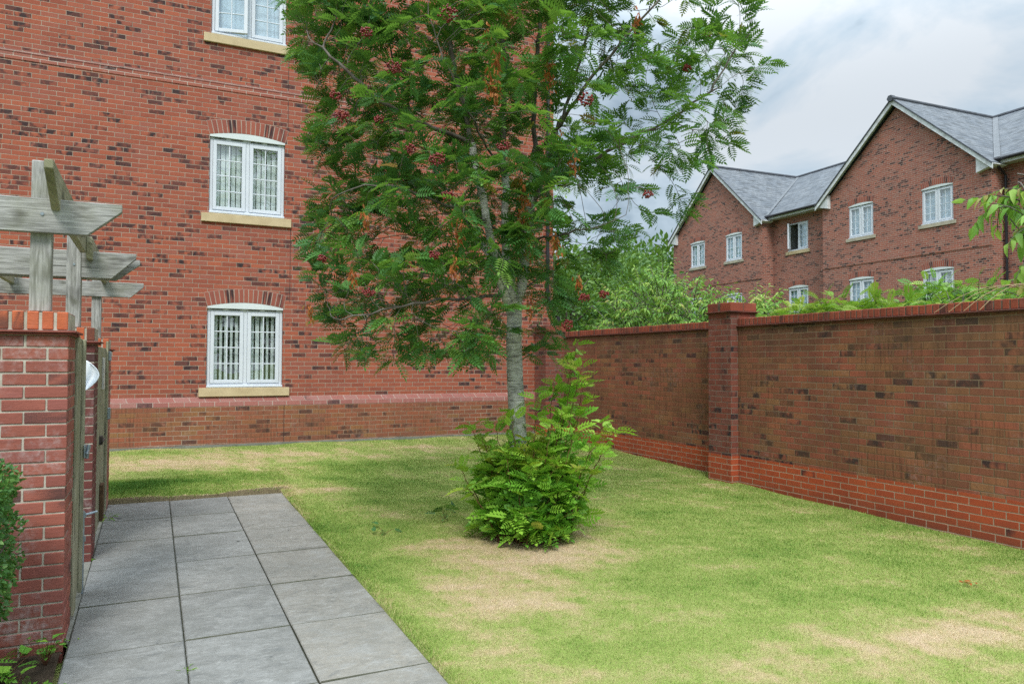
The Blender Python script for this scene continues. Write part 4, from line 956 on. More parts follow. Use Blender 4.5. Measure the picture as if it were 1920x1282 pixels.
    def main_piece(xa, xb, xta, xtb):
        pts = [(xa, me_y, me_z), (xb, me_y, me_z), (xtb, RY, RZ), (xta, RY, RZ)]
        slab(pts, [(p[0], (p[1] - RY) * L) for p in pts])
    main_piece(valley_x(c2, h2, 1), valley_x(c1, h1, -1), LX(c2), LX(c1))
    main_piece(valley_x(c1, h1, 1), LX(5.8), LX(c1), LX(5.8))
    pts = [(LX(c2), RY, RZ), (LX(5.8), RY, RZ), (LX(5.8), 2 * RY, 6.6), (LX(c2 + h2), 2 * RY, 6.6)]
    slab(pts[::-1], [(p[0], p[1]) for p in pts[::-1]])
    pts = [(LX(c2), RY, RZ), (LX(c2 + h2), 2 * RY, 6.6), (LX(c2 + h2), RY, 6.6)]; slab(pts, [(p[1], p[2]) for p in pts])
    ridge.tube([(LX(c2), RY, RZ), (LX(5.8), RY, RZ)], .085, 8)
    rf.build('roof', M['slate'], root, True)
    ridge.build('ridge_tiles', M['ridge'], root, True)
    # gutters, fascia, soffit along the recessed stretches
    for xa, xb in ((LX(c2 - h2 - .0) + .02, LX(c1 + h1) - .02), (LX(c1 - h1) + .02, LX(6.0))):
        f = MB(); f.box(xa, xb, me_y + .02, me_y + .05, me_z - .20, me_z - .02); f.build('fascia', M['white_paint'], root, True)
        s = MB(); s.box(xa, xb, me_y + .05, ym + .01, me_z - .19, me_z - .165); s.build('soffit', M['grey_paint'], root, True)
        g = MB(); g.tube([(xa - .35, me_y - .05, me_z - .055), (xb + .22, me_y - .05, me_z - .055)], .062, 10); g.build('gutter', M['black_pipe'], root, True)
    dp = MB(); x = LX(c1 - h1) + .12
    dp.tube([(x - .0, me_y - .04, me_z - .08), (x, me_y - .04, me_z - .3), (x, ym - .10, me_z - .55), (x, ym - .10, zb)], .045, 8)
    dp.build('downpipe', M['black_pipe'], root, True)
house()

# ------------------------------------------------------------------ foliage tools
def leaf_simple(l=1.0, w=0.32, droop=0.25):
    """one ovate leaf: 2 quads folded on the midrib; x forward, z up"""
    xs = np.array([0, 0.33, 0.72, 1.0]) * l
    v = [(0, 0, 0), (l * .34, w * .5 * l, .05 * l), (l * .74, w * .36 * l, -.02 * l), (l, 0, -droop * l), (l * .74, -w * .36 * l, -.02 * l), (l * .34, -w * .5 * l, .05 * l), (l * .5, 0, -.04 * l)]
    f = [(0, 1, 6, 6), (1, 2, 3, 6), (0, 6, 5, 5), (6, 3, 4, 5)]
    return np.array(v, float), np.array([(0, 6, 2, 1), (6, 3, 2, 2), (0, 5, 4, 6), (6, 4, 3, 3)])
def template_simple(w=0.32, droop=0.25):
    v = np.array([(0, 0, 0), (.36, w * .5, .06), (1, 0, -droop), (.36, -w * .5, .06), (.42, 0, 0.0), (.72, w * .36, -.35 * droop), (.72, -w * .36, -.35 * droop)], float)
    f = np.array([(0, 4, 5, 1), (4, 2, 5, 5), (0, 3, 6, 4), (4, 6, 2, 2)])
    return v, f
def template_compound(pairs=6, lw=0.12, ll=0.34, droop=0.3, lift=0.10, fwd=0.9):
    V = []; F = []
    def rach(t): return np.array([t, 0, -droop * t * t])
    ts = np.linspace(0.24, 0.92, pairs)
    def leaflet(p, ang, l, side, dz):
        d = np.array([math.cos(ang), side * math.sin(ang), 0]); n = np.array([-side * math.sin(ang) * side, side * math.cos(ang) * side, 0]) if False else np.array([-d[1], d[0], 0])
        i = len(V); w = lw
        for a, b, z in ((0, 0, 0), (.38, .5, .10), (1, 0, -.14), (.38, -.5, .10), (.45, 0, 0)):
            V.append(p + d * a * l + n * b * w + np.array([0, 0, z * l * .6 + dz * a * l]))
        F.append((i, i + 4, i + 2, i + 1)); F.append((i, i + 3, i + 2, i + 4))
    for k, t in enumerate(ts):
        l = ll * (0.80 + 0.35 * math.sin(math.pi * (k + .8) / pairs)) * (1.0 if k < pairs - 1 else .85)
        for s in (1, -1): leaflet(rach(t), fwd, l, s, lift)
    leaflet(rach(0.97), 0.0, ll * .85, 1, -.3)
    i = len(V); w = .009                # rachis strip
    for t in (0, .5, 1.0):
        p = rach(t); V.append(p + [0, w, 0]); V.append(p - [0, w, 0])
    F.append((i, i + 1, i + 3, i + 2)); F.append((i + 2, i + 3, i + 5, i + 4))
    return np.array(V), np.array(F)
def orient(d, up, roll):
    """rotation matrices (n,3,3) with columns x=d, z close to up"""
    d = d / np.linalg.norm(d, axis=1, keepdims=True)
    y = np.cross(up, d); ny = np.linalg.norm(y, axis=1, keepdims=True); y = np.where(ny < 1e-3, np.array([[1., 0, 0]]), y / np.maximum(ny, 1e-3)); z = np.cross(d, y)
    c, s = np.cos(roll)[:, None], np.sin(roll)[:, None]
    y2 = c * y + s * z; z2 = -s * y + c * z
    return np.stack([d, y2, z2], -1)
def place(tmpl, pos, Rm, scale, tint):
    v, f = tmpl
    V = np.einsum('nij,kj->nki', Rm, v) * np.asarray(scale)[:, None, None] + pos[:, None, :]
    n, k = len(pos), len(v)
    F = (f[None] + (np.arange(n) * k)[:, None, None]).reshape(-1, 4)
    return V.reshape(-1, 3), F, np.repeat(tint, k)
def leaves_mesh(name, tmpl, pos, d, scale, tint, mat, parent, rs, up=None, rollsd=0.5):
    n = len(pos); up = np.tile([[0, 0, 1.0]], (n, 1)) if up is None else up
    up = up + rs.normal(0, .25, (n, 3))
    V, F, T = place(tmpl, pos, orient(d, up, rs.normal(0, rollsd, n)), scale, tint)
    # triangles written as quads with a repeated corner are split out
    tri = F[:, 2] == F[:, 3]
    if tri.any():
        Q = F[~tri]; Tq = F[tri][:, :3]
        me = bpy.data.meshes.new(name); me.vertices.add(len(V)); me.vertices.foreach_set('co', V.astype(np.float32).ravel())
        li = np.concatenate([Q.ravel(), Tq.ravel()]).astype(np.int32); me.loops.add(len(li)); me.loops.foreach_set('vertex_index', li)
        st = np.concatenate([np.arange(len(Q)) * 4, len(Q) * 4 + np.arange(len(Tq)) * 3]).astype(np.int32)
        me.polygons.add(len(st)); me.polygons.foreach_set('loop_start', st)
        at = me.attributes.new('tint', 'FLOAT', 'POINT'); at.data.foreach_set('value', T.astype(np.float32)); me.materials.append(mat); me.update(calc_edges=True)
        return link(name, me, parent)
    return arrays_mesh(name, V, F, mat, parent, T)
def tubes_mesh(name, segs, mat, parent, n=5):
    """segs: list of (p0, p1, r0, r1) arrays"""
    P0 = np.array([s[0] for s in segs], float); P1 = np.array([s[1] for s in segs], float); r0 = np.array([s[2] for s in segs]); r1 = np.array([s[3] for s in segs])
    d = P1 - P0; d /= np.maximum(np.linalg.norm(d, axis=1, keepdims=True), 1e-6)
    ref = np.where(np.abs(d[:, 2:3]) < .9, np.array([[0, 0, 1.]]), np.array([[1., 0, 0]])); a = np.cross(d, ref); a /= np.linalg.norm(a, axis=1, keepdims=True); b = np.cross(d, a)
    V = []; 
    th = np.arange(n) * 2 * np.pi / n
    A = P0[:, None] + (a[:, None] * np.cos(th)[None, :, None] + b[:, None] * np.sin(th)[None, :, None]) * r0[:, None, None]
    ext = d * (r1 * .5)[:, None]
    B = (P1 + ext)[:, None] + (a[:, None] * np.cos(th)[None, :, None] + b[:, None] * np.sin(th)[None, :, None]) * r1[:, None, None]
    V = np.concatenate([A, B], 1).reshape(-1, 3); m = len(segs)
    k = np.arange(n); q = np.stack([k, (k + 1) % n, (k + 1) % n + n, k + n], -1)
    F = (q[None] + (np.arange(m) * 2 * n)[:, None, None]).reshape(-1, 4)
    return arrays_mesh(name, V, F, mat, parent, smooth=True)
def sprays(rs, blobs, n, length, droop, per, upw=0.5, out=0.8, inner=0.25, sub=6):
    """branchlets growing from inside ellipsoid blobs outwards. returns leaf pos, dir, spray tint, tube segments"""
    B = np.array(blobs, float); wts = B[:, 3] * B[:, 4] * B[:, 5]; wts = wts ** (2 / 3); wts /= wts.sum()
    pos, dirs, tt, segs = [], [], [], []
    for i in range(n):
        c = B[rs.choice(len(B), p=wts)]
        v = rs.normal(0, 1, 3); v /= np.linalg.norm(v); rad = inner + (1 - inner) * rs.random() ** 0.5
        L = length * rs.uniform(.6, 1.25)
        p = c[:3] + v * c[3:6] * rad - v * L * .45
        d = v * out * np.array([1, 1, .7]) + np.array([0, 0, upw]) + rs.normal(0, .25, 3); d /= np.linalg.norm(d)
        t0 = rs.random(); st = L / sub; pts = [p]
        for k in range(sub):
            d = d + np.array([0, 0, -droop / sub]) + rs.normal(0, .06, 3); d /= np.linalg.norm(d); p = p + d * st; pts.append(p)
        for k in range(sub): segs.append((pts[k], pts[k + 1], .0055 * L / .4 * (1 - k / sub * .7) + .0012, .0055 * L / .4 * (1 - (k + 1) / sub * .7) + .0012))
        for k in range(per):
            f = 0.22 + 0.78 * (k + .5) / per; x = f * sub; j = min(int(x), sub - 1); q = pts[j] + (pts[j + 1] - pts[j]) * (x - j)
            dd = pts[j + 1] - pts[j]; dd /= np.linalg.norm(dd)
            side = np.cross(dd, [0, 0, 1]); ns = np.linalg.norm(side); side = side / ns if ns > .05 else np.array([1., 0, 0])
            sgn = 1 if k % 2 else -1
            ld = dd * .55 + side * sgn * .8 + np.array([0, 0, -droop * .5]) + rs.normal(0, .22, 3)
            if k == per - 1: ld = dd + rs.normal(0, .15, 3)
            pos.append(q); dirs.append(ld); tt.append(t0 * .65 + .35 * f)
    return np.array(pos), np.array(dirs), np.array(tt), segs
def shrub(name, label, cat, base, blobs, n, length, droop, per, tmpl, lsize, leaf_m, twig_m='twig', seed=1, group=None, upw=.5, out=.8, stems=6, tbias=0.0, inner=.25, crown='foliage', stem_r=0.02):
    rs = np.random.default_rng(seed)
    root = empty(name, base, label, cat, group)
    pos, dirs, tt, segs = sprays(rs, blobs, n, length, droop, per, upw, out, inner)
    B = np.array(blobs, float)
    for i in range(stems):
        c = B[i % len(B)]; tgt = c[:3] + rs.normal(0, .35, 3) * c[3:6]; b0 = np.array(base) + np.array([rs.normal(0, .05), rs.normal(0, .05), -.05]); prev = b0
        for k in range(1, 7):
            f = k / 6; q = b0 + (tgt - b0) * f + np.array([0, 0, .15 * math.sin(f * 3.1)]) * np.linalg.norm(tgt - b0) * .3 + rs.normal(0, .02, 3); segs.append((prev, q, stem_r * (1.05 - .8 * (f - 1 / 6)), stem_r * (1.05 - .8 * f))); prev = q
    tubes_mesh('stems', segs, M[twig_m], root)
    t = np.clip(tt + rs.normal(0, .12, len(tt)) + tbias, 0, 1)
    leaves_mesh(crown, tmpl, pos, dirs, lsize * rs.uniform(.75, 1.2, len(pos)), t, M[leaf_m], root, rs)
    return root

ROWAN = template_compound(6, .125, .33, .28, .12, .95)
SHOOT = template_compound(5, .20, .34, .34, .12, .90)
FERN = template_compound(11, .075, .26, .5, .05, 1.0)
OVATE = template_simple(.46, .22); LONG = template_simple(.30, .45); SMALL = template_simple(.55, .12)

# ------------------------------------------------------------------ the rowan
def rowan():
    rs = np.random.default_rng(23)
    base = np.array([3.17, 6.28, -1.66]); F = np.array([.4344, .9007, 0]); Rr = np.array([.9007, -.4344, 0])
    root = empty('rowan_tree', tuple(base), 'rowan tree with slim silvery trunk and dark red berries in the middle of the lawn', 'tree')
    ax = np.array([3.05, 6.32, 0.0])
    def P(px, py, w=0.0):       # measured crown positions: metres across and up from the trunk, w = depth
        k = (7.0 + w) / 7.0
        return ax + Rr * ((px - 971) / 199.6 * k) + F * w + np.array([0, 0, (679 - py) / 199.6 * k])
    trunk = [(base, .098), (P(984, 930), .086), (P(983, 820), .080), (P(977, 720), .076), (P(974, 640), .074), (P(975, 585, .0), .070)]
    limbs = [
        [(975, 585, 0), (962, 520, -.05), (957, 440, -.08), (958, 350, -.05), (950, 250, 0), (955, 150, .05), (948, 50, .05), (950, -80, .05), (955, -220, 0)],
        [(975, 585, 0), (988, 530, .06), (997, 460, .10), (1003, 380, .15), (1012, 290, .2), (1010, 190, .25), (1018, 90, .3), (1030, -40, .3), (1040, -180, .3)],
        [(975, 600, 0), (955, 552, -.12), (938, 490, -.25), (922, 410, -.35), (902, 310, -.42), (880, 210, -.48), (858, 110, -.5), (840, 10, -.5), (825, -90, -.5)],
        [(1003, 380, .15), (1040, 345, .1), (1090, 315, 0), (1150, 282, -.1), (1215, 245, -.15), (1290, 205, -.2), (1345, 165, -.25), (1400, 130, -.25), (1455, 110, -.3)],
        [(1003, 400, .15), (1030, 330, .5), (1055, 240, .8), (1085, 150, .9), (1110, 60, 1.0), (1130, -60, 1.0)],
        [(962, 520, -.05), (920, 470, .4), (870, 400, .8), (820, 310, 1.0), (780, 210, 1.05), (740, 110, 1.0)],
        [(945, 555, -.15), (890, 560, -.5), (830, 562, -.75), (765, 575, -.9), (700, 588, -1.0), (645, 600, -1.05)],
        [(957, 440, -.08), (900, 400, -.5), (830, 375, -.8), (760, 350, -1.0), (690, 345, -1.1), (640, 365, -1.1)],
        [(958, 330, -.05), (920, 270, -.5), (880, 190, -.9), (840, 110, -1.1), (810, 20, -1.2)],
        [(997, 460, .10), (1040, 440, -.4), (1090, 430, -.8), (1140, 420, -1.0), (1190, 400, -1.1)],
        [(1012, 290, .2), (1060, 230, -.2), (1110, 150, -.5), (1170, 80, -.7), (1230, 10, -.8), (1290, -60, -.8)],
        [(975, 560, 0), (1020, 520, .4), (1070, 490, .7), (1120, 470, .9)],
        [(1215, 245, -.15), (1270, 225, 0), (1330, 240, .1), (1380, 258, .1)],
        [(1345, 165, -.25), (1390, 90, -.2), (1425, 40, -.2)],
        [(892, 262, -.45), (780, 222, -.7), (700, 170, -.8), (640, 110, -.8), (590, 70, -.8)],
    ]
    nodes = []; par = []
    def add(p, pr): nodes.append(np.array(p, float)); par.append(pr); return len(nodes) - 1
    last = add(trunk[0][0], -1)
    for (p0, _), (p1, _) in zip(trunk[:-1], trunk[1:]):
        n = max(1, int(np.linalg.norm(p1 - p0) / .09))
        for k in range(1, n + 1): last = add(p0 + (p1 - p0) * k / n, last)
    for L in limbs:
        pts = [P(*q) for q in L]; A = np.array(nodes); s = int(np.argmin(((A - pts[0]) ** 2).sum(1)))
        for p0, p1 in zip(pts[:-1], pts[1:]):
            n = max(1, int(np.linalg.norm(p1 - p0) / .09))
            for k in range(1, n + 1): s = add(p0 + (p1 - p0) * k / n + rs.normal(0, .008, 3), s)
    nl = len(nodes)
    # attraction points through the crown's volume
    ys = [-330, -200, -100, 0, 100, 200, 300, 400, 500, 580, 650, 690]; Ls = [720, 620, 575, 545, 565, 590, 600, 590, 590, 605, 640, 700]; Rs = [1180, 1330, 1420, 1430, 1440, 1400, 1370, 1260, 1150, 1110, 1090, 1060]
    att = []
    while len(att) < 2500:
        py = rs.uniform(-330, 680); l = np.interp(py, ys, Ls); r = np.interp(py, ys, Rs); c = (l + r) / 2; px = rs.uniform(l, r)
        wmax = 1.55 * math.sqrt(max(0, 1 - ((px - c) / ((r - l) / 2)) ** 2)) * np.interp(py, [-330, 0, 400, 680], [.8, 1, 1, .75]); w = rs.uniform(-wmax, wmax)
        pr = 1.0
        if px > 1090: pr *= np.interp(px, [1090, 1200, 1450], [.75, .36, .34])
        if 925 < px < 1040 and 250 < py < 640 and w < .1: pr *= .55
        if py > 330 and px > 1040: pr *= .5
        if py > 380: pr *= .8
        if py > 560: pr *= (.6 if px < 930 else .32)
        if py > 600 and px > 1000: pr *= .6
        hole = math.sin(px * .021 + py * .013 + w) * math.sin(px * .011 - py * .027 + 2 * w + 1); 
        if hole > .18: pr *= .06
        if rs.random() < pr: att.append(P(px, py, w))
    att = np.array(att); N = np.array(nodes); own = np.zeros(len(att), int); dist = np.full(len(att), 9e9)
    def upd(i0):
        nonlocal own, dist
        NN = np.array(nodes[i0:]); D2 = ((att[:, None] - NN[None]) ** 2).sum(-1); k = D2.argmin(1); m = D2[np.arange(len(att)), k]; b = m < dist; own[b] = k[b] + i0; dist[b] = m[b]
    upd(0); alive = dist > .10 ** 2
    for it in range(60):
        i0 = len(nodes); idx = np.where(alive & (dist < 1.1 ** 2))[0]
        if len(idx) == 0: break
        for o in np.unique(own[idx]):
            if o < 14 and False: continue
            a = att[idx[own[idx] == o]] - nodes[o]; a /= np.linalg.norm(a, axis=1, keepdims=True); d = a.mean(0) + rs.normal(0, .12, 3)
            if par[o] >= 0: pd = nodes[o] - nodes[par[o]]; d = d + .55 * pd / (np.linalg.norm(pd) + 1e-6)
            d = d + np.array([0, 0, .12]); d /= np.linalg.norm(d); add(nodes[o] + d * .095, int(o))
        upd(i0); alive &= dist > .10 ** 2
        if len(nodes) > 7000: break
    n = len(nodes); N = np.array(nodes); par_a = np.array(par); kids = [[] for _ in range(n)]
    for i in range(1, n): kids[par[i]].append(i)
    rad = np.zeros(n); tipd = np.zeros(n, int)
    for i in range(n - 1, -1, -1):
        if not kids[i]: rad[i] = .0026
        else: rad[i] = (sum(rad[k] ** 2.05 for k in kids[i])) ** (1 / 2.05) + .00025; tipd[i] = 1 + max(tipd[k] for k in kids[i])
    tr = [t for t in trunk]
    rmax = rad[0]; sc = .092 / rmax
    tz = np.array(nodes)[:, 2]; rad = np.where(np.arange(n) < 26, np.interp(tz, [-1.66, -1.2, 0.3, .6], [.1, .084, .072, .068]) / sc, .050 / sc * np.minimum(1, rad / (.050 / sc)) ** 1.22)
    rad = np.where(rad * sc > .012, rad * sc, np.maximum(rad * min(sc, 1.0), .0024))
    segs_t = []; segs_b = []
    for i in range(1, n):
        s = (N[par[i]], N[i], rad[par[i]] if kids[par[i]] and i == kids[par[i]][0] or rad[par[i]] < rad[i] * 1.6 else rad[i] * 1.25, rad[i])
        (segs_t if rad[i] > .030 else segs_b).append(s)
    segs_t.insert(0, (base - [0, 0, .1], base + [0, 0, .12], .125, .098))
    tubes_mesh('trunk', segs_t, M['bark'], root, 12); tubes_mesh('branches', segs_b, M['twig'], root, 5)
    # leaves
    pos = []; dr = []; ti = []
    for i in range(1, n):
        if tipd[i] > 4 or i < 12: continue
        if N[i][2] < -.15 and tipd[i] > 0: continue
        d = N[i] - N[par[i]]; d = d / np.linalg.norm(d); m = {0: 6, 1: 4, 2: 3, 3: 2, 4: 1}[int(tipd[i])]
        hd = N[i] - ax; hd[2] = 0; hd = hd / (np.linalg.norm(hd) + .2)
        tb = .38 + .22 * math.sin(N[i][0] * 2.1 + N[i][2] * 1.7) * math.sin(N[i][1] * 1.9)
        for k in range(m):
            a = rs.uniform(0, 2 * np.pi); s = np.array([math.cos(a), math.sin(a), rs.uniform(-.25, .45)])
            q = d * .55 + s * .85 + hd * .35; pos.append(N[i] + rs.normal(0, .012, 3)); dr.append(q); ti.append(tb + rs.normal(0, .16) + .08 * (N[i][2] > 1.8) + .16 * max(0.0, np.dot(N[i] - ax, -F)) * (N[i][2] > .4))  # high and viewer-side leaves tinted lighter: sunlit look put into the colour
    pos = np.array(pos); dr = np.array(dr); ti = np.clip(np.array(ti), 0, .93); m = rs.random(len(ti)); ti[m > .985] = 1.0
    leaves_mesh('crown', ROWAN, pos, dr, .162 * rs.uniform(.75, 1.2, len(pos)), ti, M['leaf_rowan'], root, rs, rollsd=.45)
    print('rowan nodes', n, 'leaves', len(pos), 'rad0', rad[0])
    # berries and dead leaf tassels hang from the nearest twig
    ico = bmesh.new(); bmesh.ops.create_icosphere(ico, subdivisions=1, radius=1.0); iv = np.array([v.co[:] for v in ico.verts]); fi = np.array([[v.index for v in f.verts] for f in ico.faces]); ico.free()
    tw = np.where(tipd <= 2)[0]
    for (px, py, w, s) in [(598, 178, -.9, .8), (606, 208, -.9, 1.1), (730, 103, -1.0, 1.1), (833, 300, -1.1, 1.1), (715, 215, -.8, .7), (1101, 190, -1.0, 1.0), (955, 250, -1.1, .8), (835, 358, -1.1, .8), (755, 270, -1.0, .7), (1300, 130, -.4, .6), (1345, 60, -.4, .7), (575, 490, -1.0, .6), (690, 560, -1.1, .8), (840, 5, -1.2, 1.3), (790, 470, -1.1, .7), (1100, 625, -.6, .9), (1140, 555, -.5, .8), (690, 45, -1., .9), (1260, 365, -.6, .7), (1180, 545, -.4, .7)]:
        t = P(px, py, w - .45); i = tw[np.argmin(((N[tw] - t) ** 2).sum(1))]; c = N[i] * .35 + t * .65
        k = int(64 * s); u = rs.normal(0, 1, (k, 3)); u /= np.linalg.norm(u, axis=1, keepdims=True); cen = c + u * np.array([.066, .066, .048]) * s * rs.uniform(.5, 1, (k, 1)) ; r = rs.uniform(.0075, .0098, k)
        V = (iv[None] * r[:, None, None] + cen[:, None]).reshape(-1, 3); Fq = (fi[None] + (np.arange(k) * len(iv))[:, None, None]).reshape(-1, 3)
        arrays_mesh('berry_cluster', V, Fq, M['berry'], root, smooth=True)
    for (px, py, w, s) in [(1003, 385, -.5, 1.2), (990, 420, -.5, 1.0), (933, 150, -1.0, 1.0), (950, 165, -1., .8), (1040, 140, -.6, .9), (1090, 310, -.6, .9), (1010, 460, -.4, 1.1), (1055, 470, -.5, 1.0), (862, 440, -.9, .8), (660, 430, -1.1, .7), (1125, 520, -.4, .7), (985, 560, -.3, .9), (935, 120, -1., .8), (1060, 240, -.6, .6), (640, 520, -1.1, .7), (850, 505, -1., .7), (1215, 5, -.6, .9), (1005, 370, -.5, 1.), (545, 605, -1., .6), (915, 40, -1.1, .6)]:
        t = P(px, py, w - .5); i = tw[np.argmin(((N[tw] - t) ** 2).sum(1))]; c = N[i] * .35 + t * .65; k = int(44 * s)
        pp = c + rs.normal(0, 1, (k, 3)) * np.array([.022, .022, .06]) * s; dd = np.stack([rs.normal(0, .5, k), rs.normal(0, .5, k), -np.ones(k)], -1)
        leaves_mesh('dead_leaf_cluster', template_simple(.34, .1), pp, dd, rs.uniform(.035, .06, k), rs.random(k), M['leaf_brown'], root, rs, up=rs.normal(0, 1, (k, 3)))
rowan()

# suckers at the foot of the rowan
def suckers():
    rs = np.random.default_rng(5); root = empty('rowan_suckers', (3.2, 6.15, -1.66), 'bright green leafy suckers clustered round the foot of the rowan trunk', 'shrub')
    Rr = np.array([.9007, -.4344, 0]); F = np.array([.4344, .9007, 0]); ax = np.array([3.17, 6.28, 0])
    pos, dr, ti, segs = [], [], [], []
    def shoot(b, tip, r=.007, lm=2, tb=0.3, arch=.1):
        n = max(4, int(np.linalg.norm(tip - b) / .06)); prev = b; k0 = 0
        for k in range(1, n + 1):
            f = k / n; q = b + (tip - b) * f + np.array([0, 0, arch * math.sin(f * math.pi)]) + rs.normal(0, .006, 3); segs.append((prev, q, r * (1.1 - .8 * (k - 1) / n), r * (1.1 - .8 * f)))
            if f > .15:
                for m in range(lm if f < .9 else 3):
                    a = k * 2.4 + m * 2.6 + rs.normal(0, .4); d = np.array([math.cos(a), math.sin(a), rs.uniform(-.25, .75)]); d += (q - prev) / np.linalg.norm(q - prev) * .35
                    pos.append(q); dr.append(d); ti.append(tb + .42 * f * f + rs.normal(0, .12))
            prev = q
    for i in range(104):
        a = rs.uniform(0, 2 * np.pi); rr = .50 * math.sqrt(rs.random()); b = ax + Rr * (.32 * math.cos(a) * rs.random()) + F * (.3 * math.sin(a) * rs.random() - .1); b[2] = float(lawn_z(b[0], b[1]))
        el = rs.random(); h = .22 + .62 * math.sqrt(max(0, 1 - (rr / .66) ** 2)) * rs.uniform(.45, 1.1)
        tip = ax + Rr * (rr * math.cos(a) + .07) + F * (rr * math.sin(a) * .85 - .06); tip[2] = b[2] + h
        shoot(b, tip, tb=.15 + .25 * rs.random() + .22 * (h > .6))
    for i in range(75):
        a = rs.uniform(0, 2 * np.pi); rr = rs.uniform(.30, .52); b = ax + Rr * (.22 * math.cos(a) + .05) + F * (.2 * math.sin(a) - .06); b[2] = float(lawn_z(b[0], b[1]))
        tip = ax + Rr * (rr * math.cos(a) + .07) + F * (rr * .9 * math.sin(a) - .06); tip[2] = b[2] + rs.uniform(.06, .34); shoot(b, tip, .005, tb=.12 + .25 * rs.random(), arch=.06)
    K = lambda px, py, w=0.: ax + Rr * ((px - 985) / 199.6) + F * w + np.array([0, 0, (679 - py) / 199.6])
    gb = lambda px, w: np.array([*(K(px, 900, w)[:2]), -1.63])
    for px, py, w in [(1078, 650, -.1), (1085, 690, -.15), (1062, 730, .0), (1050, 770, -.25), (1090, 760, -.05), (1040, 720, .1), (1125, 790, -.2), (1148, 800, -.2), (1110, 830, -.3), (930, 790, -.2), (905, 815, -.1), (885, 800, .0), (960, 770, -.25), (1005, 745, -.2), (1075, 800, -.3), (1120, 860, -.3), (860, 870, -.1), (880, 905, -.3), (1030, 790, -.35), (950, 840, -.4), (1072, 670, 0), (1095, 720, 0)]:
        shoot(gb(985 + (px - 985) * .45, w * .6), K(px, py, w), .008, lm=1, tb=.42, arch=.05)
    tubes_mesh('stems', segs, M['redtwig'], root)
    t = np.clip(np.array(ti), 0, .97); t[rs.random(len(t)) > .993] = 1.0
    leaves_mesh('foliage', SHOOT, np.array(pos), np.array(dr), .155 * rs.uniform(.55, 1.25, len(pos)), t, M['leaf_shoot'], root, rs, rollsd=.7)
suckers()
# small sprigs growing in the lawn
def sprig(name, label, x, y, n, size, leaf, tmpl, seed, h=.06, cat='sprig', group=None, sp=.04, flat=.5):
    rs = np.random.default_rng(seed); z = float(lawn_z(x, y)) if x > PX1 or y > PYE else float(path_z(y)) - .03
    root = empty(name, (x, y, z), label, cat, group); pos = np.array([x, y, z]) + np.stack([rs.normal(0, sp or .17, n), rs.normal(0, sp or .004, n), rs.uniform(.2, 1, n) * h], -1)
    a = rs.uniform(0, 6.28, n); d = np.stack([np.cos(a), np.sin(a), rs.uniform(-.1, flat, n)], -1)
    if sp: tubes_mesh('stems', [(np.array([x, y, z - .01]), p, .0022, .0014) for p in pos], M['redtwig'], root, 4)
    leaves_mesh('foliage', tmpl, pos, d, size * rs.uniform(.7, 1.2, n), np.clip(rs.normal(.4, .2, n), 0, 1), M[leaf], root, rs); return root
sprig('seedling', 'tiny rowan seedling lying dark green on the pale lawn left of the suckers', 2.0, 6.92, 5, .085, 'leaf_rowan', SHOOT, 3)
sprig('seedling', 'rowan sucker shoot standing apart in the lawn beside the leafy suckers', 2.72, 7.20, 7, .12, 'leaf_rowan', SHOOT, 4, .12)
sprig('weed', 'tuft of grass growing in the joint between two grey paving slabs', 0.200, 4.52, 26, .05, 'leaf_fern', template_simple(.12, .3), 5, .03, 'weed', sp=.018)
sprig('weed', 'leafy weed with rounded leaves at the corner of the nearest pillar beside the paving', -0.52, 4.98, 16, .055, 'leaf_shoot', OVATE, 6, .16, 'weed', sp=.035)
sprig('weed', 'creeping weed along the edge of the paving below the nearest pillar', -0.455, 5.25, 16, .035, 'leaf_shoot', OVATE, 7, .05, 'weed', sp=.05)
sprig('weed', 'low ferny weed on the dark soil under the hedge', -0.72, 4.86, 22, .11, 'leaf_shoot', SHOOT, 8, .10, 'weed', sp=.09)
sprig('weed', 'broad leaved weed spreading across the dark soil in front of the low ferny one', -0.62, 4.55, 26, .06, 'leaf_shoot', OVATE, 9, .07, 'weed', sp=.10)
sprig('weed', 'small weed at the foot of the middle gate pillar', -0.405, 7.12, 10, .045, 'leaf_fern', OVATE, 10, .03, 'weed', sp=.03)
sprig('weed', 'grassy weed against the bottom of the far gate', -0.40, 8.72, 24, .09, 'leaf_fern', template_simple(.14, .3), 11, .06, 'weed', sp=.05)
sprig('weed', 'specks of moss and tiny weeds along a cross joint in the middle of the path', 0.52, 7.645, 34, .022, 'leaf_fern', OVATE, 12, .015, 'weed', sp=.0)
def fallen():
    rs = np.random.default_rng(8); x, y = 5.65, 3.61; z = float(lawn_z(x, y)) + .022; n = 9
    pos = np.array([x, y, z]) + np.stack([rs.normal(0, .03, n), rs.normal(0, .03, n), rs.uniform(0, .012, n)], -1); a = rs.uniform(0, 6.28, n)
    o = leaves_mesh('fallen_leaf', template_simple(.4, .1), pos, np.stack([np.cos(a), np.sin(a), rs.uniform(-.1, .3, n)], -1), rs.uniform(.035, .06, n), rs.random(n), M['leaf_brown'], None, rs)
    tag(o, 'clump of rust brown fallen leaves on the lawn near the right wall', 'leaf')
fallen()

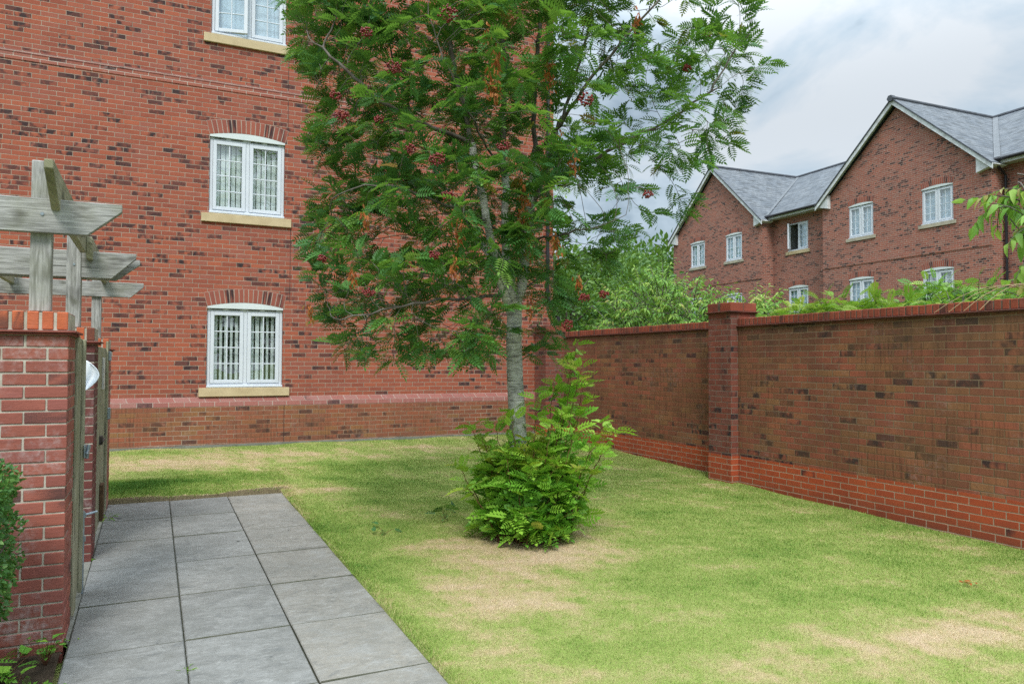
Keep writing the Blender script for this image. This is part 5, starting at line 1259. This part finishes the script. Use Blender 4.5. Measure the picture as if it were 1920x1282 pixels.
# hedge beside the near pillar
def hedge():
    rs = np.random.default_rng(14); root = empty('box_hedge', (-1.25, 4.35, -1.7), 'clipped bushy green hedge in front of the nearest brick pillar', 'hedge')
    n = 34000; c = np.array([-1.265, 4.38, -.88]); R3 = np.array([.655, .52, .56])
    v = rs.normal(0, 1, (n, 3)); v = np.sign(v) * np.abs(v) ** .8; v /= (np.abs(v) ** 3).sum(1, keepdims=True) ** (1 / 3)
    rad = (1 - .26 * rs.random(n) ** 1.8) * (1 + .05 * np.sin(v[:, 0] * 7 + v[:, 2] * 9) * np.sin(v[:, 1] * 8 + 1) + .03 * np.sin(v[:, 2] * 17))
    pos = c + v * R3 * rad[:, None]; d = v + rs.normal(0, .7, (n, 3)) + [0, 0, .3]
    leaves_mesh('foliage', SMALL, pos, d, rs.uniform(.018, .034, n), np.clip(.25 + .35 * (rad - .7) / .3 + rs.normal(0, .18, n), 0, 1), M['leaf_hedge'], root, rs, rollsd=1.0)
    segs = []
    for k in range(40):
        t = c + rs.normal(0, .4, 3) * R3; b = np.array([-1.25 + rs.normal(0, .12), 4.38 + rs.normal(0, .1), -1.72]); m = (b + t) / 2 + rs.normal(0, .06, 3)
        segs += [(b, m, .012, .008), (m, t, .008, .004)]
    tubes_mesh('stems', segs, M['twig'], root)
hedge()

# ------------------------------------------------------------------ planting behind the wall
shrub('cherry_bush', 'pale green bush of long drooping leaves overhanging the far stretch of wall', 'bush', (9.0, 11.8, -1.7), [(9.0, 11.9, 1.0, .85, 1.1, .85), (8.9, 13.0, .7, .7, .8, .8), (8.9, 10.8, .75, .7, .75, .65), (9.0, 10.2, .45, .6, .6, .45)], 560, .5, .9, 12, LONG, .105, 'leaf_cherry', seed=41, upw=.55, tbias=-.08, stem_r=.03)
shrub('cherry_bush', 'light green bush of long drooping leaves rising just behind the wall pier', 'bush', (9.0, 9.3, -1.7), [(9.0, 9.25, .65, .5, .5, .5), (8.85, 8.8, .48, .45, .5, .38)], 170, .45, .9, 11, LONG, .105, 'leaf_cherry', seed=42, upw=.55, tbias=.1, stem_r=.022)
shrub('fern_bush', 'yellow green ferny fronds showing above the coping behind the near stretch of wall', 'bush', (8.2, 7.0, -1.7), [(8.15, 7.75, .48, .4, .5, .18), (8.15, 7.0, .56, .4, .6, .22), (8.1, 6.2, .50, .4, .6, .16)], 230, .28, .6, 6, FERN, .21, 'leaf_fern', seed=43, upw=.7)
shrub('sumac_bush', 'mid green sumac bush with feathery leaves above the wall below the right hand house windows', 'bush', (9.0, 6.0, -1.7), [(9.0, 6.2, .72, .45, .40, .28), (9.0, 5.6, .66, .45, .45, .24), (9.0, 6.6, .55, .4, .3, .2)], 170, .35, .9, 7, ROWAN, .17, 'leaf_cherry', seed=44, upw=.6, tbias=-.2)
shrub('young_cherry', 'young tree with large drooping fresh leaves hanging in from the right edge above the wall', 'tree', (8.5, 3.2, -1.7), [(8.2, 4.66, 1.86, .22, .22, .14), (8.2, 4.86, 1.74, .2, .16, .06), (8.2, 4.55, 1.45, .2, .2, .16), (8.25, 4.55, 1.12, .2, .2, .18), (8.5, 3.7, 1.5, .5, .4, .7)], 85, .5, 1.3, 8, template_simple(.40, .55), .155, 'leaf_cherry', seed=45, upw=.2, tbias=.1, crown='crown', stem_r=.02, stems=4)
shrub('fern_bush', 'low leafy sprigs peeping over the coping at the right end of the wall', 'bush', (7.9, 4.9, -1.7), [(7.9, 5.1, .58, .3, .5, .12), (7.9, 4.5, .6, .3, .4, .1)], 50, .3, .7, 6, OVATE, .09, 'leaf_fern', seed=46, upw=.5)
def stalks():
    root = empty('dry_stalks', (7.1, 4.25, .6), 'thin dry stalks lying over the coping at the right end of the wall', 'stalks'); segs = []; rs = np.random.default_rng(2)
    for k in range(4):
        b = np.array([7.5, 4.1 + k * .05, .72]); prev = b
        for j in range(1, 8): f = j / 7; q = b + np.array([-.52 * f, (.28 + .1 * k) * f, .02 - .24 * f * f + .05 * math.sin(f * 3)]); segs.append((prev, q, .003, .0025)); prev = q
    tubes_mesh('stalk', segs, M['straw'], root)
stalks()
def tree(label, base, h, crown, n, lsize, mat, seed, tr=.14, name='broadleaf_tree', cat='tree', group='trees behind the garden wall', tmpl=None):
    """crown: ellipsoid lobes relative to base; leaves clustered on branch tips"""
    rs = np.random.default_rng(seed); root = empty(name, base, label, cat, group); b = np.array(base, float); segs = []; pos = []; dr = []; ti = []
    top = b + [0, 0, h * .8]; prev = b - [0, 0, .1]; tp = []
    for k in range(1, 9):
        f = k / 8; q = b + (top - b) * f + rs.normal(0, .06, 3) * [1, 1, 0]; segs.append((prev, q, tr * (1.05 - .85 * (f - .125)), tr * (1.05 - .85 * f))); tp.append(q); prev = q
    Bl = np.array([[c[0], c[1], c[2], c[3], c[4], c[5]] for c in crown], float); w = (Bl[:, 3] * Bl[:, 4] * Bl[:, 5]) ** (2 / 3); w /= w.sum(); ncl = max(50, n // 26)
    for i in range(ncl):
        c = Bl[rs.choice(len(Bl), p=w)]; v = rs.normal(0, 1, 3); v /= np.linalg.norm(v); r = .35 + .65 * rs.random() ** .45
        ce = b + c[:3] + v * c[3:6] * r * (1 + .16 * math.sin(v[0] * 6 + v[2] * 5 + seed)); s = tp[min(7, max(1, int(np.clip((ce[2] - b[2]) / h, .15, .95) * 7)))]
        if i % 3 == 0: m = (s + ce) / 2 + rs.normal(0, .1, 3); segs += [(s, m, tr * .28, tr * .16), (m, ce, tr * .16, tr * .05)]
        k = 26; u = rs.normal(0, 1, (k, 3)); sp = .13 * np.mean(c[3:6]) + lsize * 1.1; pos.append(ce + u * sp * [1, 1, .6]); dr.append(u + v * .8 + [0, 0, -.2]); ti.append(np.clip(rs.random() * .55 + .2 * v[2] + rs.normal(.2, .12, k), 0, 1))
    tubes_mesh('trunk', segs, M['twig'], root)
    pos = np.concatenate(pos); leaves_mesh('crown', tmpl or OVATE, pos, np.concatenate(dr), lsize * rs.uniform(.7, 1.3, len(pos)), np.concatenate(ti), M[mat], root, rs, rollsd=1.0)
tree('dark leafy tree filling the gap just right of the brick building corner', (9.6, 16.4, -1.7), 4.2, [(0, 0, 2.6, 1.1, 1.1, 1.3), (.6, -.3, 1.7, 1.0, 1.0, .9), (-.4, .2, 1.6, .9, 1, .9)], 9000, .12, 'leaf_dark', 51)
tree('mid green tree between the rowan and the house, behind the pale drooping bush', (11.3, 16.9, -1.7), 4.4, [(0, 0, 2.9, 1.0, 1.0, 1.2), (.4, -.5, 2.0, .9, .9, 1.0), (-.6, .5, 2.0, 1.0, 1.0, 1)], 9000, .13, 'leaf_dark', 52)
tree('broad green tree in the middle distance seen through the lower right of the rowan', (15.2, 23.4, -1.7), 7.2, [(0, 0, 4.1, 1.5, 1.5, 1.6), (.6, -.8, 3.5, 1.2, 1.2, 1.3), (-1.2, 1.2, 3.8, 1.6, 1.6, 1.5)], 9000, .2, 'leaf_far', 53, .2)
tree('tall dark tree close to the left end of the gabled house', (21.6, 31.0, -1.7), 8.6, [(0, 0, 5.0, 1.4, 1.5, 2.2), (.3, -.6, 4.0, 1.2, 1.2, 1.8)], 8000, .24, 'leaf_dark', 54, .22)
tree('distant round tree on the wooded skyline behind the rowan', (26, 47, -1.7), 12.5, [(0, 0, 6.9, 4.2, 4.2, 3.4), (2.5, -2.5, 6.0, 3, 3, 3)], 7000, .42, 'leaf_far', 55, .3)
tree('distant wide tree on the wooded skyline left of the house gable', (33, 44, -1.7), 12.8, [(0, 0, 7.2, 4.0, 4.0, 3.4), (1.2, -2, 6.4, 3.0, 3.0, 3)], 7000, .42, 'leaf_far', 56, .3)
tree('distant tree half hidden behind the corner of the brick building', (18.5, 42, -1.7), 11.5, [(0, 0, 6.4, 3.8, 3.8, 3.2)], 5000, .42, 'leaf_far', 57, .3)
tree('leafy tree squeezed beside the left eaves of the house', (26, 37.2, -1.7), 8.8, [(0, 0, 5.6, 1.8, 1.8, 2.4)], 5000, .3, 'leaf_far', 58, .22)

# ------------------------------------------------------------------ lift everything so that the ground is near z = 0
for o in list(C.objects):
    if o.parent is None and o.type not in ('CAMERA', 'LIGHT'): o.location.z += GZ
